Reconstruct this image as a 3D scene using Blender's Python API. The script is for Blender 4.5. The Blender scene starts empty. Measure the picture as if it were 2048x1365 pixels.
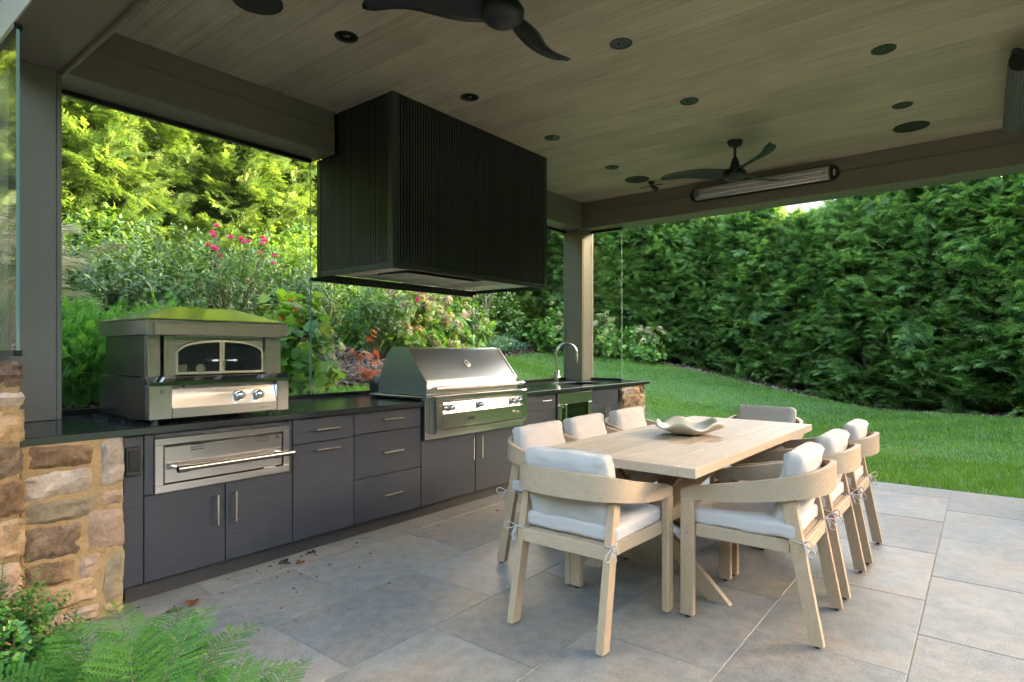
import bpy, bmesh, math, random
import numpy as np
from mathutils import Vector, Matrix
R = math.radians
rng = np.random.default_rng(7)
random.seed(7)
scn = bpy.context.scene
COL = scn.collection

# ------------------------------------------------------------------ camera
cam = bpy.data.cameras.new('camera')
camo = bpy.data.objects.new('camera', cam)
COL.objects.link(camo)
camo.location = (0, 0, 1.316)
camo.rotation_euler = (R(90), 0, R(38.356 - 90))
cam.sensor_width = 36
cam.lens = 36 * 1194.7 / 2048
cam.shift_y = 17.8 / 2048
cam.clip_start = .05
cam.clip_end = 2000
scn.camera = camo

# ------------------------------------------------------------------ light
SUN_AZ, SUN_EL = -38.0, 12.5          # degrees from +X, towards the sun
world = bpy.data.worlds.new('World')
scn.world = world
world.use_nodes = True
wn = world.node_tree
wn.nodes.clear()
sky = wn.nodes.new('ShaderNodeTexSky')
sky.sky_type = 'NISHITA'
sky.sun_disc = False
sky.sun_elevation = R(SUN_EL)
sky.sun_rotation = R(90 - SUN_AZ)
sky.air_density = 1.0
sky.dust_density = 3.6
sky.ozone_density = .15
bg = wn.nodes.new('ShaderNodeBackground')
bg.inputs['Strength'].default_value = .15
wo = wn.nodes.new('ShaderNodeOutputWorld')
wn.links.new(sky.outputs[0], bg.inputs[0])
wn.links.new(bg.outputs[0], wo.inputs[0])
sl = bpy.data.lights.new('sun', 'SUN')
sl.energy = 2.1
sl.angle = R(.6)
sl.color = (1, .90, .74)
so = bpy.data.objects.new('sun', sl)
COL.objects.link(so)
so.location = (20, -8, 12)
dv = Vector((math.cos(R(SUN_EL)) * math.cos(R(SUN_AZ)), math.cos(R(SUN_EL)) * math.sin(R(SUN_AZ)), math.sin(R(SUN_EL))))
so.rotation_euler = dv.to_track_quat('Z', 'Y').to_euler()
vs = scn.view_settings
vs.view_transform = 'Standard'
vs.look = 'None'
vs.gamma = 1
vs.use_curve_mapping = False
vs.exposure = 4.6

# ------------------------------------------------------------------ materials
def newmat(name):
    m = bpy.data.materials.new(name)
    m.use_nodes = True
    return m, m.node_tree, m.node_tree.nodes['Principled BSDF']

def N(nt, t, **kw):
    n = nt.nodes.new(t)
    for k, v in kw.items():
        if hasattr(n, k):
            setattr(n, k, v)
        else:
            n.inputs[k].default_value = v
    return n

def ramp(nt, fac, stops):
    n = nt.nodes.new('ShaderNodeValToRGB')
    e = n.color_ramp.elements
    while len(e) < len(stops):
        e.new(.5)
    for i, (p, c) in enumerate(stops):
        e[i].position = p
        e[i].color = (c[0], c[1], c[2], 1) if not isinstance(c, (int, float)) else (c, c, c, 1)
    nt.links.new(fac, n.inputs[0])
    return n.outputs[0]

def coords(nt, scale=(1, 1, 1), kind='Object', per_object=True, rot=(0, 0, 0)):
    tc = nt.nodes.new('ShaderNodeTexCoord')
    mp = nt.nodes.new('ShaderNodeMapping')
    mp.inputs['Scale'].default_value = scale
    mp.inputs['Rotation'].default_value = rot
    nt.links.new(tc.outputs[kind], mp.inputs[0])
    if per_object:
        oi = nt.nodes.new('ShaderNodeObjectInfo')
        mu = N(nt, 'ShaderNodeMath', operation='MULTIPLY')
        mu.inputs[1].default_value = 37.0
        nt.links.new(oi.outputs['Random'], mu.inputs[0])
        nt.links.new(mu.outputs[0], mp.inputs['Location'])
    return mp.outputs[0]

def noise(nt, vec, scale=5, detail=6, rough=.55, dist=0):
    n = nt.nodes.new('ShaderNodeTexNoise')
    n.inputs['Scale'].default_value = scale
    n.inputs['Detail'].default_value = detail
    n.inputs['Roughness'].default_value = rough
    n.inputs['Distortion'].default_value = dist
    nt.links.new(vec, n.inputs['Vector'])
    return n.outputs[0]

def mixc(nt, fac, a, b, mode='MIX'):
    n = nt.nodes.new('ShaderNodeMix')
    n.data_type = 'RGBA'
    n.blend_type = mode
    for sock, v in ((n.inputs[0], fac), (n.inputs[6], a), (n.inputs[7], b)):
        if isinstance(v, bpy.types.NodeSocket):
            nt.links.new(v, sock)
        elif isinstance(v, (int, float)):
            sock.default_value = v
        else:
            sock.default_value = (v[0], v[1], v[2], 1)
    return n.outputs[2]

def bump(nt, p, h, strength=.3, dist=.01):
    b = nt.nodes.new('ShaderNodeBump')
    b.inputs['Strength'].default_value = strength
    b.inputs['Distance'].default_value = dist
    nt.links.new(h, b.inputs['Height'])
    nt.links.new(b.outputs[0], p.inputs['Normal'])

def objrand(nt, lo, hi):
    oi = nt.nodes.new('ShaderNodeObjectInfo')
    mr = nt.nodes.new('ShaderNodeMapRange')
    mr.inputs['To Min'].default_value = lo
    mr.inputs['To Max'].default_value = hi
    nt.links.new(oi.outputs['Random'], mr.inputs[0])
    return mr.outputs[0]

def scalecol(nt, col, fac):
    n = nt.nodes.new('ShaderNodeVectorMath')
    n.operation = 'SCALE'
    nt.links.new(col, n.inputs[0])
    if isinstance(fac, bpy.types.NodeSocket):
        nt.links.new(fac, n.inputs[3])
    else:
        n.inputs[3].default_value = fac
    return n.outputs[0]

def plain(name, col, rough=.5, metal=0, nscale=30, nstr=.06, bstr=.1, spec=.5):
    m, nt, p = newmat(name)
    v = coords(nt, per_object=False)
    nz = noise(nt, v, nscale, 4)
    c = mixc(nt, nz, [x * (1 - nstr * 2) for x in col], [min(1, x * (1 + nstr * 2)) for x in col])
    nt.links.new(c, p.inputs['Base Color'])
    p.inputs['Roughness'].default_value = rough
    p.inputs['Metallic'].default_value = metal
    p.inputs['Specular IOR Level'].default_value = spec
    if bstr:
        bump(nt, p, nz, bstr, .002)
    return m

def wood_mat(name, lo, hi, scale, rough=.55, bstr=.15, streak=1.0):
    """straight grain; scale small along the grain"""
    m, nt, p = newmat(name)
    v = coords(nt, scale)
    a = noise(nt, v, 6, 8, .65, .3)
    b = noise(nt, v, 40, 3, .6)
    v2 = coords(nt, (1.3, 1.3, 1.3))
    big = noise(nt, v2, 1.6, 3, .5)
    c = ramp(nt, a, [(.3, lo), (.5, [(x + y) / 2 for x, y in zip(lo, hi)]), (.72, hi)])
    c = mixc(nt, .25 * streak, c, ramp(nt, b, [(.35, [x * .55 for x in lo]), (.6, hi)]))
    c = mixc(nt, .25, c, ramp(nt, big, [(.3, [x * .8 for x in lo]), (.7, hi)]))
    c = scalecol(nt, c, objrand(nt, .88, 1.08))
    nt.links.new(c, p.inputs['Base Color'])
    p.inputs['Roughness'].default_value = rough
    bump(nt, p, b, bstr, .002)
    return m

def steel_mat(name, base=(.62, .59, .59), rough=.22, axis='x', dirt=.0):
    m, nt, p = newmat(name)
    sc = {'x': (1.2, 90, 90), 'y': (90, 1.2, 90), 'z': (90, 90, 1.2)}[axis]
    v = coords(nt, sc, per_object=False)
    a = noise(nt, v, 4, 4, .6)
    v2 = coords(nt, (3, 3, 3), per_object=False)
    b = noise(nt, v2, 2.2, 5, .6)
    c = mixc(nt, a, [x * .82 for x in base], base)
    c = mixc(nt, ramp(nt, b, [(.3, 0.0), (.8, .18)]), c, [x * .85 for x in base])
    nt.links.new(c, p.inputs['Base Color'])
    p.inputs['Metallic'].default_value = 1
    mr = nt.nodes.new('ShaderNodeMapRange')
    mr.inputs['To Min'].default_value = rough - .02
    mr.inputs['To Max'].default_value = rough + .05
    nt.links.new(b, mr.inputs[0])
    nt.links.new(mr.outputs[0], p.inputs['Roughness'])
    p.inputs['Anisotropic'].default_value = .5
    bump(nt, p, a, .02, .0005)
    return m

def glass_mat(name, tint=(.93, .97, .95), refl=1.0):
    m = bpy.data.materials.new(name)
    m.use_nodes = True
    nt = m.node_tree
    nt.nodes.clear()
    tr = N(nt, 'ShaderNodeBsdfTransparent')
    tr.inputs[0].default_value = (*tint, 1)
    gl = N(nt, 'ShaderNodeBsdfGlossy')
    gl.inputs['Roughness'].default_value = .01
    fr = N(nt, 'ShaderNodeFresnel')
    gm = N(nt, 'ShaderNodeNewGeometry')
    im = N(nt, 'ShaderNodeMapRange')
    im.inputs['To Min'].default_value = 1.45
    im.inputs['To Max'].default_value = 1 / 1.45
    nt.links.new(gm.outputs['Backfacing'], im.inputs[0])
    nt.links.new(im.outputs[0], fr.inputs['IOR'])
    mu = N(nt, 'ShaderNodeMath', operation='MULTIPLY')
    mu.inputs[1].default_value = refl
    nt.links.new(fr.outputs[0], mu.inputs[0])
    mx = N(nt, 'ShaderNodeMixShader')
    nt.links.new(mu.outputs[0], mx.inputs[0])
    nt.links.new(tr.outputs[0], mx.inputs[1])
    nt.links.new(gl.outputs[0], mx.inputs[2])
    o = N(nt, 'ShaderNodeOutputMaterial')
    nt.links.new(mx.outputs[0], o.inputs[0])
    return m

def leaf_mat(name, stops, trans=.35, rough=.45, big=.6, tcol=None, gloss=.35):
    """stops: colour ramp over a per-leaf random value (face attribute rnd)"""
    m = bpy.data.materials.new(name)
    m.use_nodes = True
    nt = m.node_tree
    nt.nodes.clear()
    at = N(nt, 'ShaderNodeAttribute')
    at.attribute_name = 'rnd'
    tc = N(nt, 'ShaderNodeTexCoord')
    geo = N(nt, 'ShaderNodeNewGeometry')
    nz = noise(nt, geo.outputs['Position'], big, 3)
    ad = N(nt, 'ShaderNodeMath', operation='MULTIPLY_ADD')
    nt.links.new(nz, ad.inputs[0])
    ad.inputs[1].default_value = .8
    ad.inputs[2].default_value = -.4
    a2 = N(nt, 'ShaderNodeMath', operation='ADD')
    a2.use_clamp = True
    nt.links.new(ad.outputs[0], a2.inputs[0])
    nt.links.new(at.outputs['Fac'], a2.inputs[1])
    c = ramp(nt, a2.outputs[0], stops)
    p = N(nt, 'ShaderNodeBsdfPrincipled')
    p.inputs['Roughness'].default_value = rough
    p.inputs['Specular IOR Level'].default_value = gloss
    nt.links.new(c, p.inputs['Base Color'])
    t = N(nt, 'ShaderNodeBsdfTranslucent')
    tcx = mixc(nt, 1.0, c, tcol or (1.5, 1.5, .55), 'MULTIPLY')
    nt.links.new(tcx, t.inputs[0])
    mx = N(nt, 'ShaderNodeMixShader')
    mx.inputs[0].default_value = trans
    nt.links.new(p.outputs[0], mx.inputs[1])
    nt.links.new(t.outputs[0], mx.inputs[2])
    o = N(nt, 'ShaderNodeOutputMaterial')
    nt.links.new(mx.outputs[0], o.inputs[0])
    return m

def stone_mat(name, cols, scale=9, bstr=.8):
    m, nt, p = newmat(name)
    v = coords(nt, (1, 1, 1))
    a = noise(nt, v, scale, 8, .62, .5)
    b = noise(nt, v, scale * 5, 6, .7)
    c = ramp(nt, a, [(.30 + .42 * i / max(1, len(cols) - 1), k) for i, k in enumerate(cols)])
    c = mixc(nt, .35, c, ramp(nt, b, [(.3, [x * .5 for x in cols[0]]), (.7, cols[-1])]))
    c = scalecol(nt, c, objrand(nt, .70, 1.05))
    nt.links.new(c, p.inputs['Base Color'])
    p.inputs['Roughness'].default_value = .85
    bump(nt, p, b, bstr, .01)
    return m

M = {}
M['beam'] = plain('painted_taupe_trim', (.165, .142, .108), .42, nscale=60, nstr=.03, bstr=.05)
M['ceiling'] = wood_mat('ceiling_plank_wood', (.24, .20, .145), (.52, .45, .34), (9, .14, 9), .5, .1)
M['hood'] = wood_mat('charred_black_wood', (.011, .011, .011), (.046, .045, .043), (14, 14, .5), .40, .4)
M['cabinet'] = None
M['teak'] = wood_mat('pale_bleached_wood', (.31, .218, .140), (.45, .330, .222), (2.2, 14, 14), .55, .15, .9)
M['teakv'] = wood_mat('pale_bleached_wood_upright', (.30, .197, .117), (.44, .307, .192), (14, 14, 2.2), .55, .15, .9)
M['teakt'] = wood_mat('pale_bleached_wood_tabletop', (.34, .252, .170), (.48, .372, .268), (.9, 14, 14), .5, .15, 1.0)
M['steel'] = steel_mat('brushed_steel', axis='x')
M['steelv'] = steel_mat('brushed_steel_upright', axis='z')
M['steeldark'] = steel_mat('smoked_steel', (.26, .25, .245), .24, 'x')
M['chrome'] = plain('polished_chrome', (.72, .71, .70), .07, 1, 20, .02, 0)
M['handle'] = plain('satin_nickel', (.66, .63, .59), .25, 1, 20, .03, 0)
M['gunmetal'] = plain('gunmetal_tube', (.30, .29, .28), .22, 1, 20, .03, 0)
M['black'] = plain('matt_black_metal', (.012, .012, .013), .42, 0, 30, .05, .05)
M['blackgloss'] = plain('black_gasket', (.006, .006, .006), .3, 0, 30, .02, 0)
M['darkglass'] = plain('smoked_oven_glass', (.012, .012, .014), .05, 0, 5, .02, 0, .8)
M['rubber'] = plain('black_rubber', (.01, .01, .01), .6)
M['mortar'] = stone_mat('ochre_mortar', [(.19, .115, .045), (.29, .185, .083), (.37, .25, .125)], 14, .5)
M['stone_brown'] = stone_mat('brown_fieldstone', [(.05, .028, .015), (.17, .090, .040), (.34, .215, .115)])
M['stone_dark'] = stone_mat('dark_fieldstone', [(.030, .017, .011), (.085, .048, .028), (.34, .24, .15)], 7)
M['stone_pale'] = stone_mat('pale_fieldstone', [(.17, .12, .085), (.34, .265, .205), (.48, .40, .33)], 8)
M['stone_pink'] = stone_mat('pinkish_fieldstone', [(.20, .115, .07), (.38, .25, .165), (.50, .37, .27)], 8)
M['stone_tan'] = stone_mat('tan_fieldstone', [(.16, .09, .035), (.36, .22, .11), (.50, .36, .21)], 8)
M['stone_olive'] = stone_mat('olive_fieldstone', [(.13, .095, .055), (.22, .165, .10), (.30, .24, .16)], 8)
M['glass'] = glass_mat('clear_windscreen_glass')
M['satinsteel'] = plain('satin_steel_liner', (.68, .66, .63), .4, .55, 20, .03, 0)
M['dullwire'] = plain('dull_grey_wire', (.20, .22, .20), .4, .3, 20, .05, 0)
M['silverpaint'] = plain('silver_wire', (.62, .60, .57), .3, .6, 20, .05, 0)
M['fridgeglass'] = glass_mat('tinted_fridge_glass', (.42, .45, .42), 1.3)
M['rackwood'] = plain('dark_wood_rack_front', (.16, .13, .08), .5)
M['steelside'] = steel_mat('brushed_steel_side', (.60, .59, .56), .36, 'y')
M['lidsteel'] = steel_mat('brushed_lid_steel', (.50, .50, .50), .33, 'x')
M['roofsteel'] = steel_mat('bright_steel_roof', (.66, .65, .60), .12, 'x')
M['glassedge'] = plain('green_glass_edge', (.16, .25, .21), .1)
M['bark'] = stone_mat('tree_bark', [(.05, .035, .025), (.10, .07, .05), (.16, .12, .09)], 18, .6)
M['stem'] = plain('green_brown_stem', (.09, .075, .035), .7, nscale=40, nstr=.2)
M['ceramic'] = None

def mk_cabinet():
    m, nt, p = newmat('slate_blue_woodgrain_laminate')
    v = coords(nt, (1.6, 50, 50))
    a = noise(nt, v, 5, 6, .7, .2)
    v2 = coords(nt, (1, 1, 1))
    b = noise(nt, v2, 2.5, 4)
    c = ramp(nt, a, [(.3, (.008, .010, .016)), (.7, (.032, .037, .051))])
    c = mixc(nt, .2, c, ramp(nt, b, [(.3, (.012, .014, .022)), (.7, (.030, .033, .044))]))
    nt.links.new(c, p.inputs['Base Color'])
    mr = nt.nodes.new('ShaderNodeMapRange')
    mr.inputs['To Min'].default_value = .30
    mr.inputs['To Max'].default_value = .58
    nt.links.new(b, mr.inputs[0])
    nt.links.new(mr.outputs[0], p.inputs['Roughness'])
    bump(nt, p, a, .3, .0015)
    return m
M['cabinet'] = mk_cabinet()

def mk_toe():
    return plain('dark_toe_kick_board', (.020, .021, .024), .5)
M['toe'] = mk_toe()

def mk_granite():
    m, nt, p = newmat('polished_black_granite')
    v = coords(nt, per_object=False)
    a = noise(nt, v, 320, 2, .8)
    c = ramp(nt, a, [(.35, (.010, .011, .013)), (.62, (.016, .017, .020)), (.75, (.05, .05, .055))])
    nt.links.new(c, p.inputs['Base Color'])
    b = noise(nt, v, 3, 5)
    mr = nt.nodes.new('ShaderNodeMapRange')
    mr.inputs['To Min'].default_value = .10
    mr.inputs['To Max'].default_value = .18
    nt.links.new(b, mr.inputs[0])
    nt.links.new(mr.outputs[0], p.inputs['Roughness'])
    p.inputs['Specular IOR Level'].default_value = .6
    p.inputs['IOR'].default_value = 1.75
    return m
M['granite'] = mk_granite()

def mk_paver():
    m, nt, p = newmat('thermal_bluestone')
    v = coords(nt, (1, 1, 1))
    big = noise(nt, v, 1.5, 4, .5, 1.2)
    v3 = coords(nt, (1, 2.2, 1), rot=(0, 0, .5))
    tan = noise(nt, v3, 1.9, 5, .55, .8)
    fine = noise(nt, v, 150, 4, .75)
    mid = noise(nt, v, 14, 5, .6)
    c = ramp(nt, big, [(.30, (.088, .092, .088)), (.48, (.143, .134, .116)), (.68, (.215, .192, .156))])
    c = mixc(nt, ramp(nt, tan, [(.47, 0.0), (.64, .72)]), c, (.240, .155, .085))
    c = mixc(nt, ramp(nt, tan, [(.30, .38), (.42, 0.0)]), c, (.130, .160, .182))
    c = mixc(nt, .26, c, ramp(nt, mid, [(.38, (.09, .09, .09)), (.62, (.36, .335, .30))]))
    c = mixc(nt, .36, c, ramp(nt, fine, [(.35, (.05, .05, .05)), (.65, (.34, .32, .29))]))
    c = scalecol(nt, c, objrand(nt, .74, 1.08))
    nt.links.new(c, p.inputs['Base Color'])
    p.inputs['Roughness'].default_value = .45
    p.inputs['Specular IOR Level'].default_value = .4
    ad = N(nt, 'ShaderNodeMath', operation='MULTIPLY_ADD')
    nt.links.new(mid, ad.inputs[0])
    ad.inputs[1].default_value = .8
    nt.links.new(fine, ad.inputs[2])
    bump(nt, p, ad.outputs[0], .35, .003)
    return m
M['paver'] = mk_paver()
M['grout'] = plain('pale_joint_sand', (.22, .205, .175), .9, nscale=80, nstr=.15, bstr=.3)

def mk_fabric():
    m, nt, p = newmat('cream_canvas_fabric')
    v = coords(nt, (1, 1, 1))
    w = noise(nt, v, 260, 2, .6)
    b = noise(nt, v, 5, 4, .5)
    c = mixc(nt, w, (.37, .328, .305), (.45, .402, .376))
    c = mixc(nt, ramp(nt, b, [(.35, .18), (.6, 0.0)]), c, (.37, .32, .29))
    nt.links.new(c, p.inputs['Base Color'])
    p.inputs['Roughness'].default_value = .9
    p.inputs['Sheen Weight'].default_value = .15
    ad = N(nt, 'ShaderNodeMath', operation='MULTIPLY_ADD')
    nt.links.new(b, ad.inputs[0])
    ad.inputs[1].default_value = 6
    nt.links.new(w, ad.inputs[2])
    bump(nt, p, ad.outputs[0], .30, .003)
    return m
M['fabric'] = mk_fabric()

def mk_ceramic():
    m, nt, p = newmat('sand_coloured_concrete_glaze')
    v = coords(nt, (1, 1, 1))
    a = noise(nt, v, 12, 6, .6)
    c = ramp(nt, a, [(.3, (.36, .31, .235)), (.7, (.55, .49, .40))])
    nt.links.new(c, p.inputs['Base Color'])
    p.inputs['Roughness'].default_value = .4
    bump(nt, p, a, .15, .003)
    return m
M['ceramic'] = mk_ceramic()

def mk_soil():
    m, nt, p = newmat('bark_mulch_ground')
    v = coords(nt, (1, 1, 1), per_object=False)
    a = noise(nt, v, 34, 6, .7, .6)
    b = noise(nt, v, 1.3, 4)
    c = ramp(nt, a, [(.34, (.020, .013, .010)), (.5, (.075, .045, .033)), (.66, (.19, .125, .10))])
    c = mixc(nt, .3, c, ramp(nt, b, [(.3, (.05, .03, .022)), (.7, (.13, .085, .065))]))
    nt.links.new(c, p.inputs['Base Color'])
    p.inputs['Roughness'].default_value = .95
    bump(nt, p, a, 1.0, .03)
    return m
M['soil'] = mk_soil()

def mk_lawn():
    m, nt, p = newmat('lawn_thatch')
    v = coords(nt, (1, 1, 1), per_object=False)
    a = noise(nt, v, 60, 5, .7)
    c = ramp(nt, a, [(.3, (.022, .052, .010)), (.7, (.08, .17, .030))])
    nt.links.new(c, p.inputs['Base Color'])
    p.inputs['Roughness'].default_value = .9
    bump(nt, p, a, .8, .03)
    return m
M['lawn'] = mk_lawn()
M['chip'] = leaf_mat('bark_chip', [(0, (.05, .032, .025)), (.5, (.17, .108, .085)), (1, (.38, .28, .235))], 0, .9, 1.0, gloss=.2)
M['grass'] = leaf_mat('grass_blade', [(0, (.050, .110, .012)), (.45, (.118, .215, .026)), (.8, (.195, .305, .046)), (1, (.36, .38, .11))], .35, .4, .55, (1.3, 1.5, .5))
M['arb'] = leaf_mat('evergreen_spray', [(0, (.045, .095, .030)), (.4, (.115, .210, .064)), (.75, (.225, .345, .108)), (1, (.37, .48, .17))], .42, .5, 1.4, (1.3, 1.4, .6))
M['arby'] = leaf_mat('evergreen_spray_yellowish', [(0, (.04, .08, .018)), (.4, (.11, .17, .040)), (.75, (.20, .26, .070)), (1, (.34, .36, .12))], .42, .5, 1.2, (1.4, 1.4, .6))  # yellower copy of the hedge leaf, warm sunlight put into its colour
M['azalea'] = leaf_mat('grey_green_shrub_leaf', [(0, (.03, .06, .022)), (.5, (.08, .14, .050)), (1, (.19, .26, .11))], .22, .5, 1.5)
M['bright'] = leaf_mat('bright_green_leaf', [(0, (.045, .10, .016)), (.5, (.125, .22, .034)), (1, (.28, .38, .07))], .4, .4, 1.5)
M['hydr'] = leaf_mat('hydrangea_leaf', [(0, (.04, .095, .018)), (.5, (.12, .23, .040)), (.9, (.23, .36, .075)), (1, (.42, .42, .09))], .35, .42, 2)
M['hydrfl'] = leaf_mat('faded_hydrangea_floret', [(0, (.36, .40, .15)), (.35, (.50, .36, .24)), (1, (.50, .25, .23))], .3, .7, 3, (1.2, 1, .8))
M['oak'] = leaf_mat('oakleaf_hydrangea_leaf', [(0, (.06, .15, .03)), (.5, (.17, .30, .05)), (.72, (.38, .42, .05)), (.86, (.55, .20, .06)), (1, (.45, .06, .03))], .45, .45, 1.3)
M['red'] = leaf_mat('red_autumn_leaf', [(0, (.20, .03, .03)), (.4, (.38, .07, .04)), (.7, (.48, .20, .07)), (1, (.28, .32, .06))], .4, .45, 3, (1.5, 1.1, .8))
M['rose'] = leaf_mat('rose_foliage', [(0, (.028, .065, .018)), (.5, (.075, .15, .034)), (1, (.18, .26, .06))], .3, .4, 2)
M['petal'] = leaf_mat('magenta_petal', [(0, (.50, .02, .16)), (.6, (.72, .06, .26)), (1, (.85, .25, .42))], .35, .6, 4, (1.2, 1, 1.1))
M['soft'] = leaf_mat('soft_green_groundcover', [(0, (.06, .15, .03)), (.5, (.13, .30, .06)), (1, (.26, .46, .11))], .42, .5, 2)
M['liriope'] = leaf_mat('bluish_groundcover_leaf', [(0, (.04, .085, .045)), (.5, (.09, .17, .09)), (1, (.20, .29, .16))], .25, .4, 2)
M['fern'] = leaf_mat('fern_pinna', [(0, (.016, .060, .010)), (.5, (.045, .130, .018)), (.9, (.105, .225, .034)), (1, (.26, .22, .04))], .3, .6, 5, (1.3, 1.4, .4), gloss=.15)
M['box'] = leaf_mat('boxwood_leaf', [(0, (.012, .055, .008)), (.5, (.035, .14, .015)), (1, (.12, .27, .04))], .3, .3, 5, gloss=.5)
M['plume'] = leaf_mat('dry_grass_plume', [(0, (.46, .38, .24)), (.6, (.66, .57, .39)), (1, (.80, .72, .54))], .4, .7, 3, (1.1, 1, .8))
M['blade'] = leaf_mat('tall_grass_blade', [(0, (.09, .13, .04)), (.6, (.20, .24, .09)), (1, (.42, .38, .20))], .35, .5, 3)
M['dry'] = leaf_mat('dry_fallen_leaf', [(0, (.10, .035, .012)), (.6, (.24, .09, .03)), (1, (.35, .17, .07))], .2, .6, 9)

# ------------------------------------------------------------------ helpers
def link(o, parent=None):
    COL.objects.link(o)
    if parent is not None:
        o.parent = parent
    return o

WL = {}    # world location of empties whose children are built in world space

def thing(name, label, cat, loc=(0, 0, 0), rotz=0, group=None):
    o = bpy.data.objects.new(name, None)
    o.empty_display_size = .1
    COL.objects.link(o)
    o.location = loc
    o.rotation_euler = (0, 0, rotz)
    o['label'] = label
    o['category'] = cat
    if group:
        o['group'] = group
    WL[o.name] = Vector(loc)
    return o

def tag(o, label=None, cat=None, group=None, kind=None):
    for k, v in (('label', label), ('category', cat), ('group', group), ('kind', kind)):
        if v:
            o[k] = v
    return o

def finish(name, bm, mat, parent=None, smooth=False, bevel=0, origin=None, seg=1):
    """bm in world coordinates (or the parent's own when the parent is rotated/at 0)."""
    if bevel:
        bmesh.ops.bevel(bm, geom=[e for e in bm.edges if len(e.link_faces) == 2 and e.calc_face_angle(0) > .5],
                        offset=bevel, segments=seg, affect='EDGES', profile=.6)
    off = Vector((0, 0, 0))
    if parent is not None:
        off = WL.get(parent.name, Vector((0, 0, 0)))
    if origin is None:
        n = max(1, len(bm.verts))
        org = sum((v.co for v in bm.verts), Vector()) / n
    else:
        org = Vector(origin)
    for v in bm.verts:
        v.co -= org
    me = bpy.data.meshes.new(name)
    bmesh.ops.recalc_face_normals(bm, faces=bm.faces)
    bm.to_mesh(me)
    bm.free()
    if smooth:
        me.polygons.foreach_set('use_smooth', [True] * len(me.polygons))
        if smooth == 'auto':
            me.set_sharp_from_angle(angle=R(38))
    me.materials.append(mat)
    o = bpy.data.objects.new(name, me)
    link(o, parent)
    o.location = org - off
    WL[o.name] = org
    return o

def bx(bm, x0, x1, y0, y1, z0, z1, mat=None):
    r = bmesh.ops.create_cube(bm, size=1)
    T = Matrix.Translation(((x0 + x1) / 2, (y0 + y1) / 2, (z0 + z1) / 2)) @ Matrix.Diagonal((abs(x1 - x0), abs(y1 - y0), abs(z1 - z0), 1))
    bmesh.ops.transform(bm, matrix=T, verts=r['verts'])
    if mat is not None:
        bmesh.ops.transform(bm, matrix=mat, verts=r['verts'])
    return r['verts']

def box(name, x0, x1, y0, y1, z0, z1, mat, parent=None, bevel=.0015):
    bm = bmesh.new()
    bx(bm, x0, x1, y0, y1, z0, z1)
    return finish(name, bm, mat, parent, bevel=bevel)

def bar(bm, p, q, w, h, up=(0, 0, 1)):
    """rectangular bar from p to q, w across, h along up"""
    p = Vector(p); q = Vector(q)
    d = (q - p)
    L = d.length
    d.normalize()
    s = d.cross(Vector(up)).normalized()
    u = s.cross(d).normalized()
    mt = Matrix(((s.x, d.x, u.x, (p.x + q.x) / 2), (s.y, d.y, u.y, (p.y + q.y) / 2), (s.z, d.z, u.z, (p.z + q.z) / 2), (0, 0, 0, 1)))
    r = bmesh.ops.create_cube(bm, size=1)
    bmesh.ops.transform(bm, matrix=mt @ Matrix.Diagonal((w, L, h, 1)), verts=r['verts'])
    return r['verts']

def tube(bm, pts, r, n=10, cap=True):
    pts = [Vector(p) for p in pts]
    rad = r if isinstance(r, (list, tuple)) else [r] * len(pts)
    rings = []
    prev = None
    for i, p in enumerate(pts):
        d = (pts[min(i + 1, len(pts) - 1)] - pts[max(i - 1, 0)]).normalized()
        if prev is None:
            a = d.orthogonal().normalized()
        else:
            a = (prev - d * prev.dot(d)).normalized()
        prev = a
        b = d.cross(a)
        rings.append([bm.verts.new(p + (a * math.cos(2 * math.pi * k / n) + b * math.sin(2 * math.pi * k / n)) * rad[i]) for k in range(n)])
    for i in range(len(rings) - 1):
        for k in range(n):
            bm.faces.new((rings[i][k], rings[i][(k + 1) % n], rings[i + 1][(k + 1) % n], rings[i + 1][k]))
    if cap:
        bm.faces.new(rings[0][::-1])
        bm.faces.new(rings[-1])

def lathe(bm, prof, center, axis='z', n=24):
    """prof list of (r, t) ; axis direction"""
    c = Vector(center)
    ax = {'x': (Vector((0, 1, 0)), Vector((0, 0, 1)), Vector((1, 0, 0))), 'y': (Vector((0, 0, 1)), Vector((1, 0, 0)), Vector((0, 1, 0))),
          'z': (Vector((1, 0, 0)), Vector((0, 1, 0)), Vector((0, 0, 1))), '-y': (Vector((1, 0, 0)), Vector((0, 0, 1)), Vector((0, -1, 0)))}[axis]
    rings = []
    for r, t in prof:
        if r < 1e-6:
            rings.append([bm.verts.new(c + ax[2] * t)])
        else:
            rings.append([bm.verts.new(c + ax[2] * t + (ax[0] * math.cos(2 * math.pi * k / n) + ax[1] * math.sin(2 * math.pi * k / n)) * r) for k in range(n)])
    for a, b in zip(rings, rings[1:]):
        if len(a) == 1 and len(b) == 1:
            continue
        for k in range(n):
            if len(a) == 1:
                bm.faces.new((a[0], b[k], b[(k + 1) % n]))
            elif len(b) == 1:
                bm.faces.new((a[k], a[(k + 1) % n], b[0]))
            else:
                bm.faces.new((a[k], a[(k + 1) % n], b[(k + 1) % n], b[k]))

def prism(bm, poly, y0, y1, plane='xz'):
    """poly of 2-D points extruded from y0 to y1 along the missing axis"""
    def P(a, b, t):
        return {'xz': (a, t, b), 'yz': (t, a, b), 'xy': (a, b, t)}[plane]
    lo = [bm.verts.new(P(a, b, y0)) for a, b in poly]
    hi = [bm.verts.new(P(a, b, y1)) for a, b in poly]
    n = len(poly)
    bm.faces.new(lo)
    bm.faces.new(hi[::-1])
    for i in range(n):
        bm.faces.new((lo[i], hi[i], hi[(i + 1) % n], lo[(i + 1) % n]))

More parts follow.
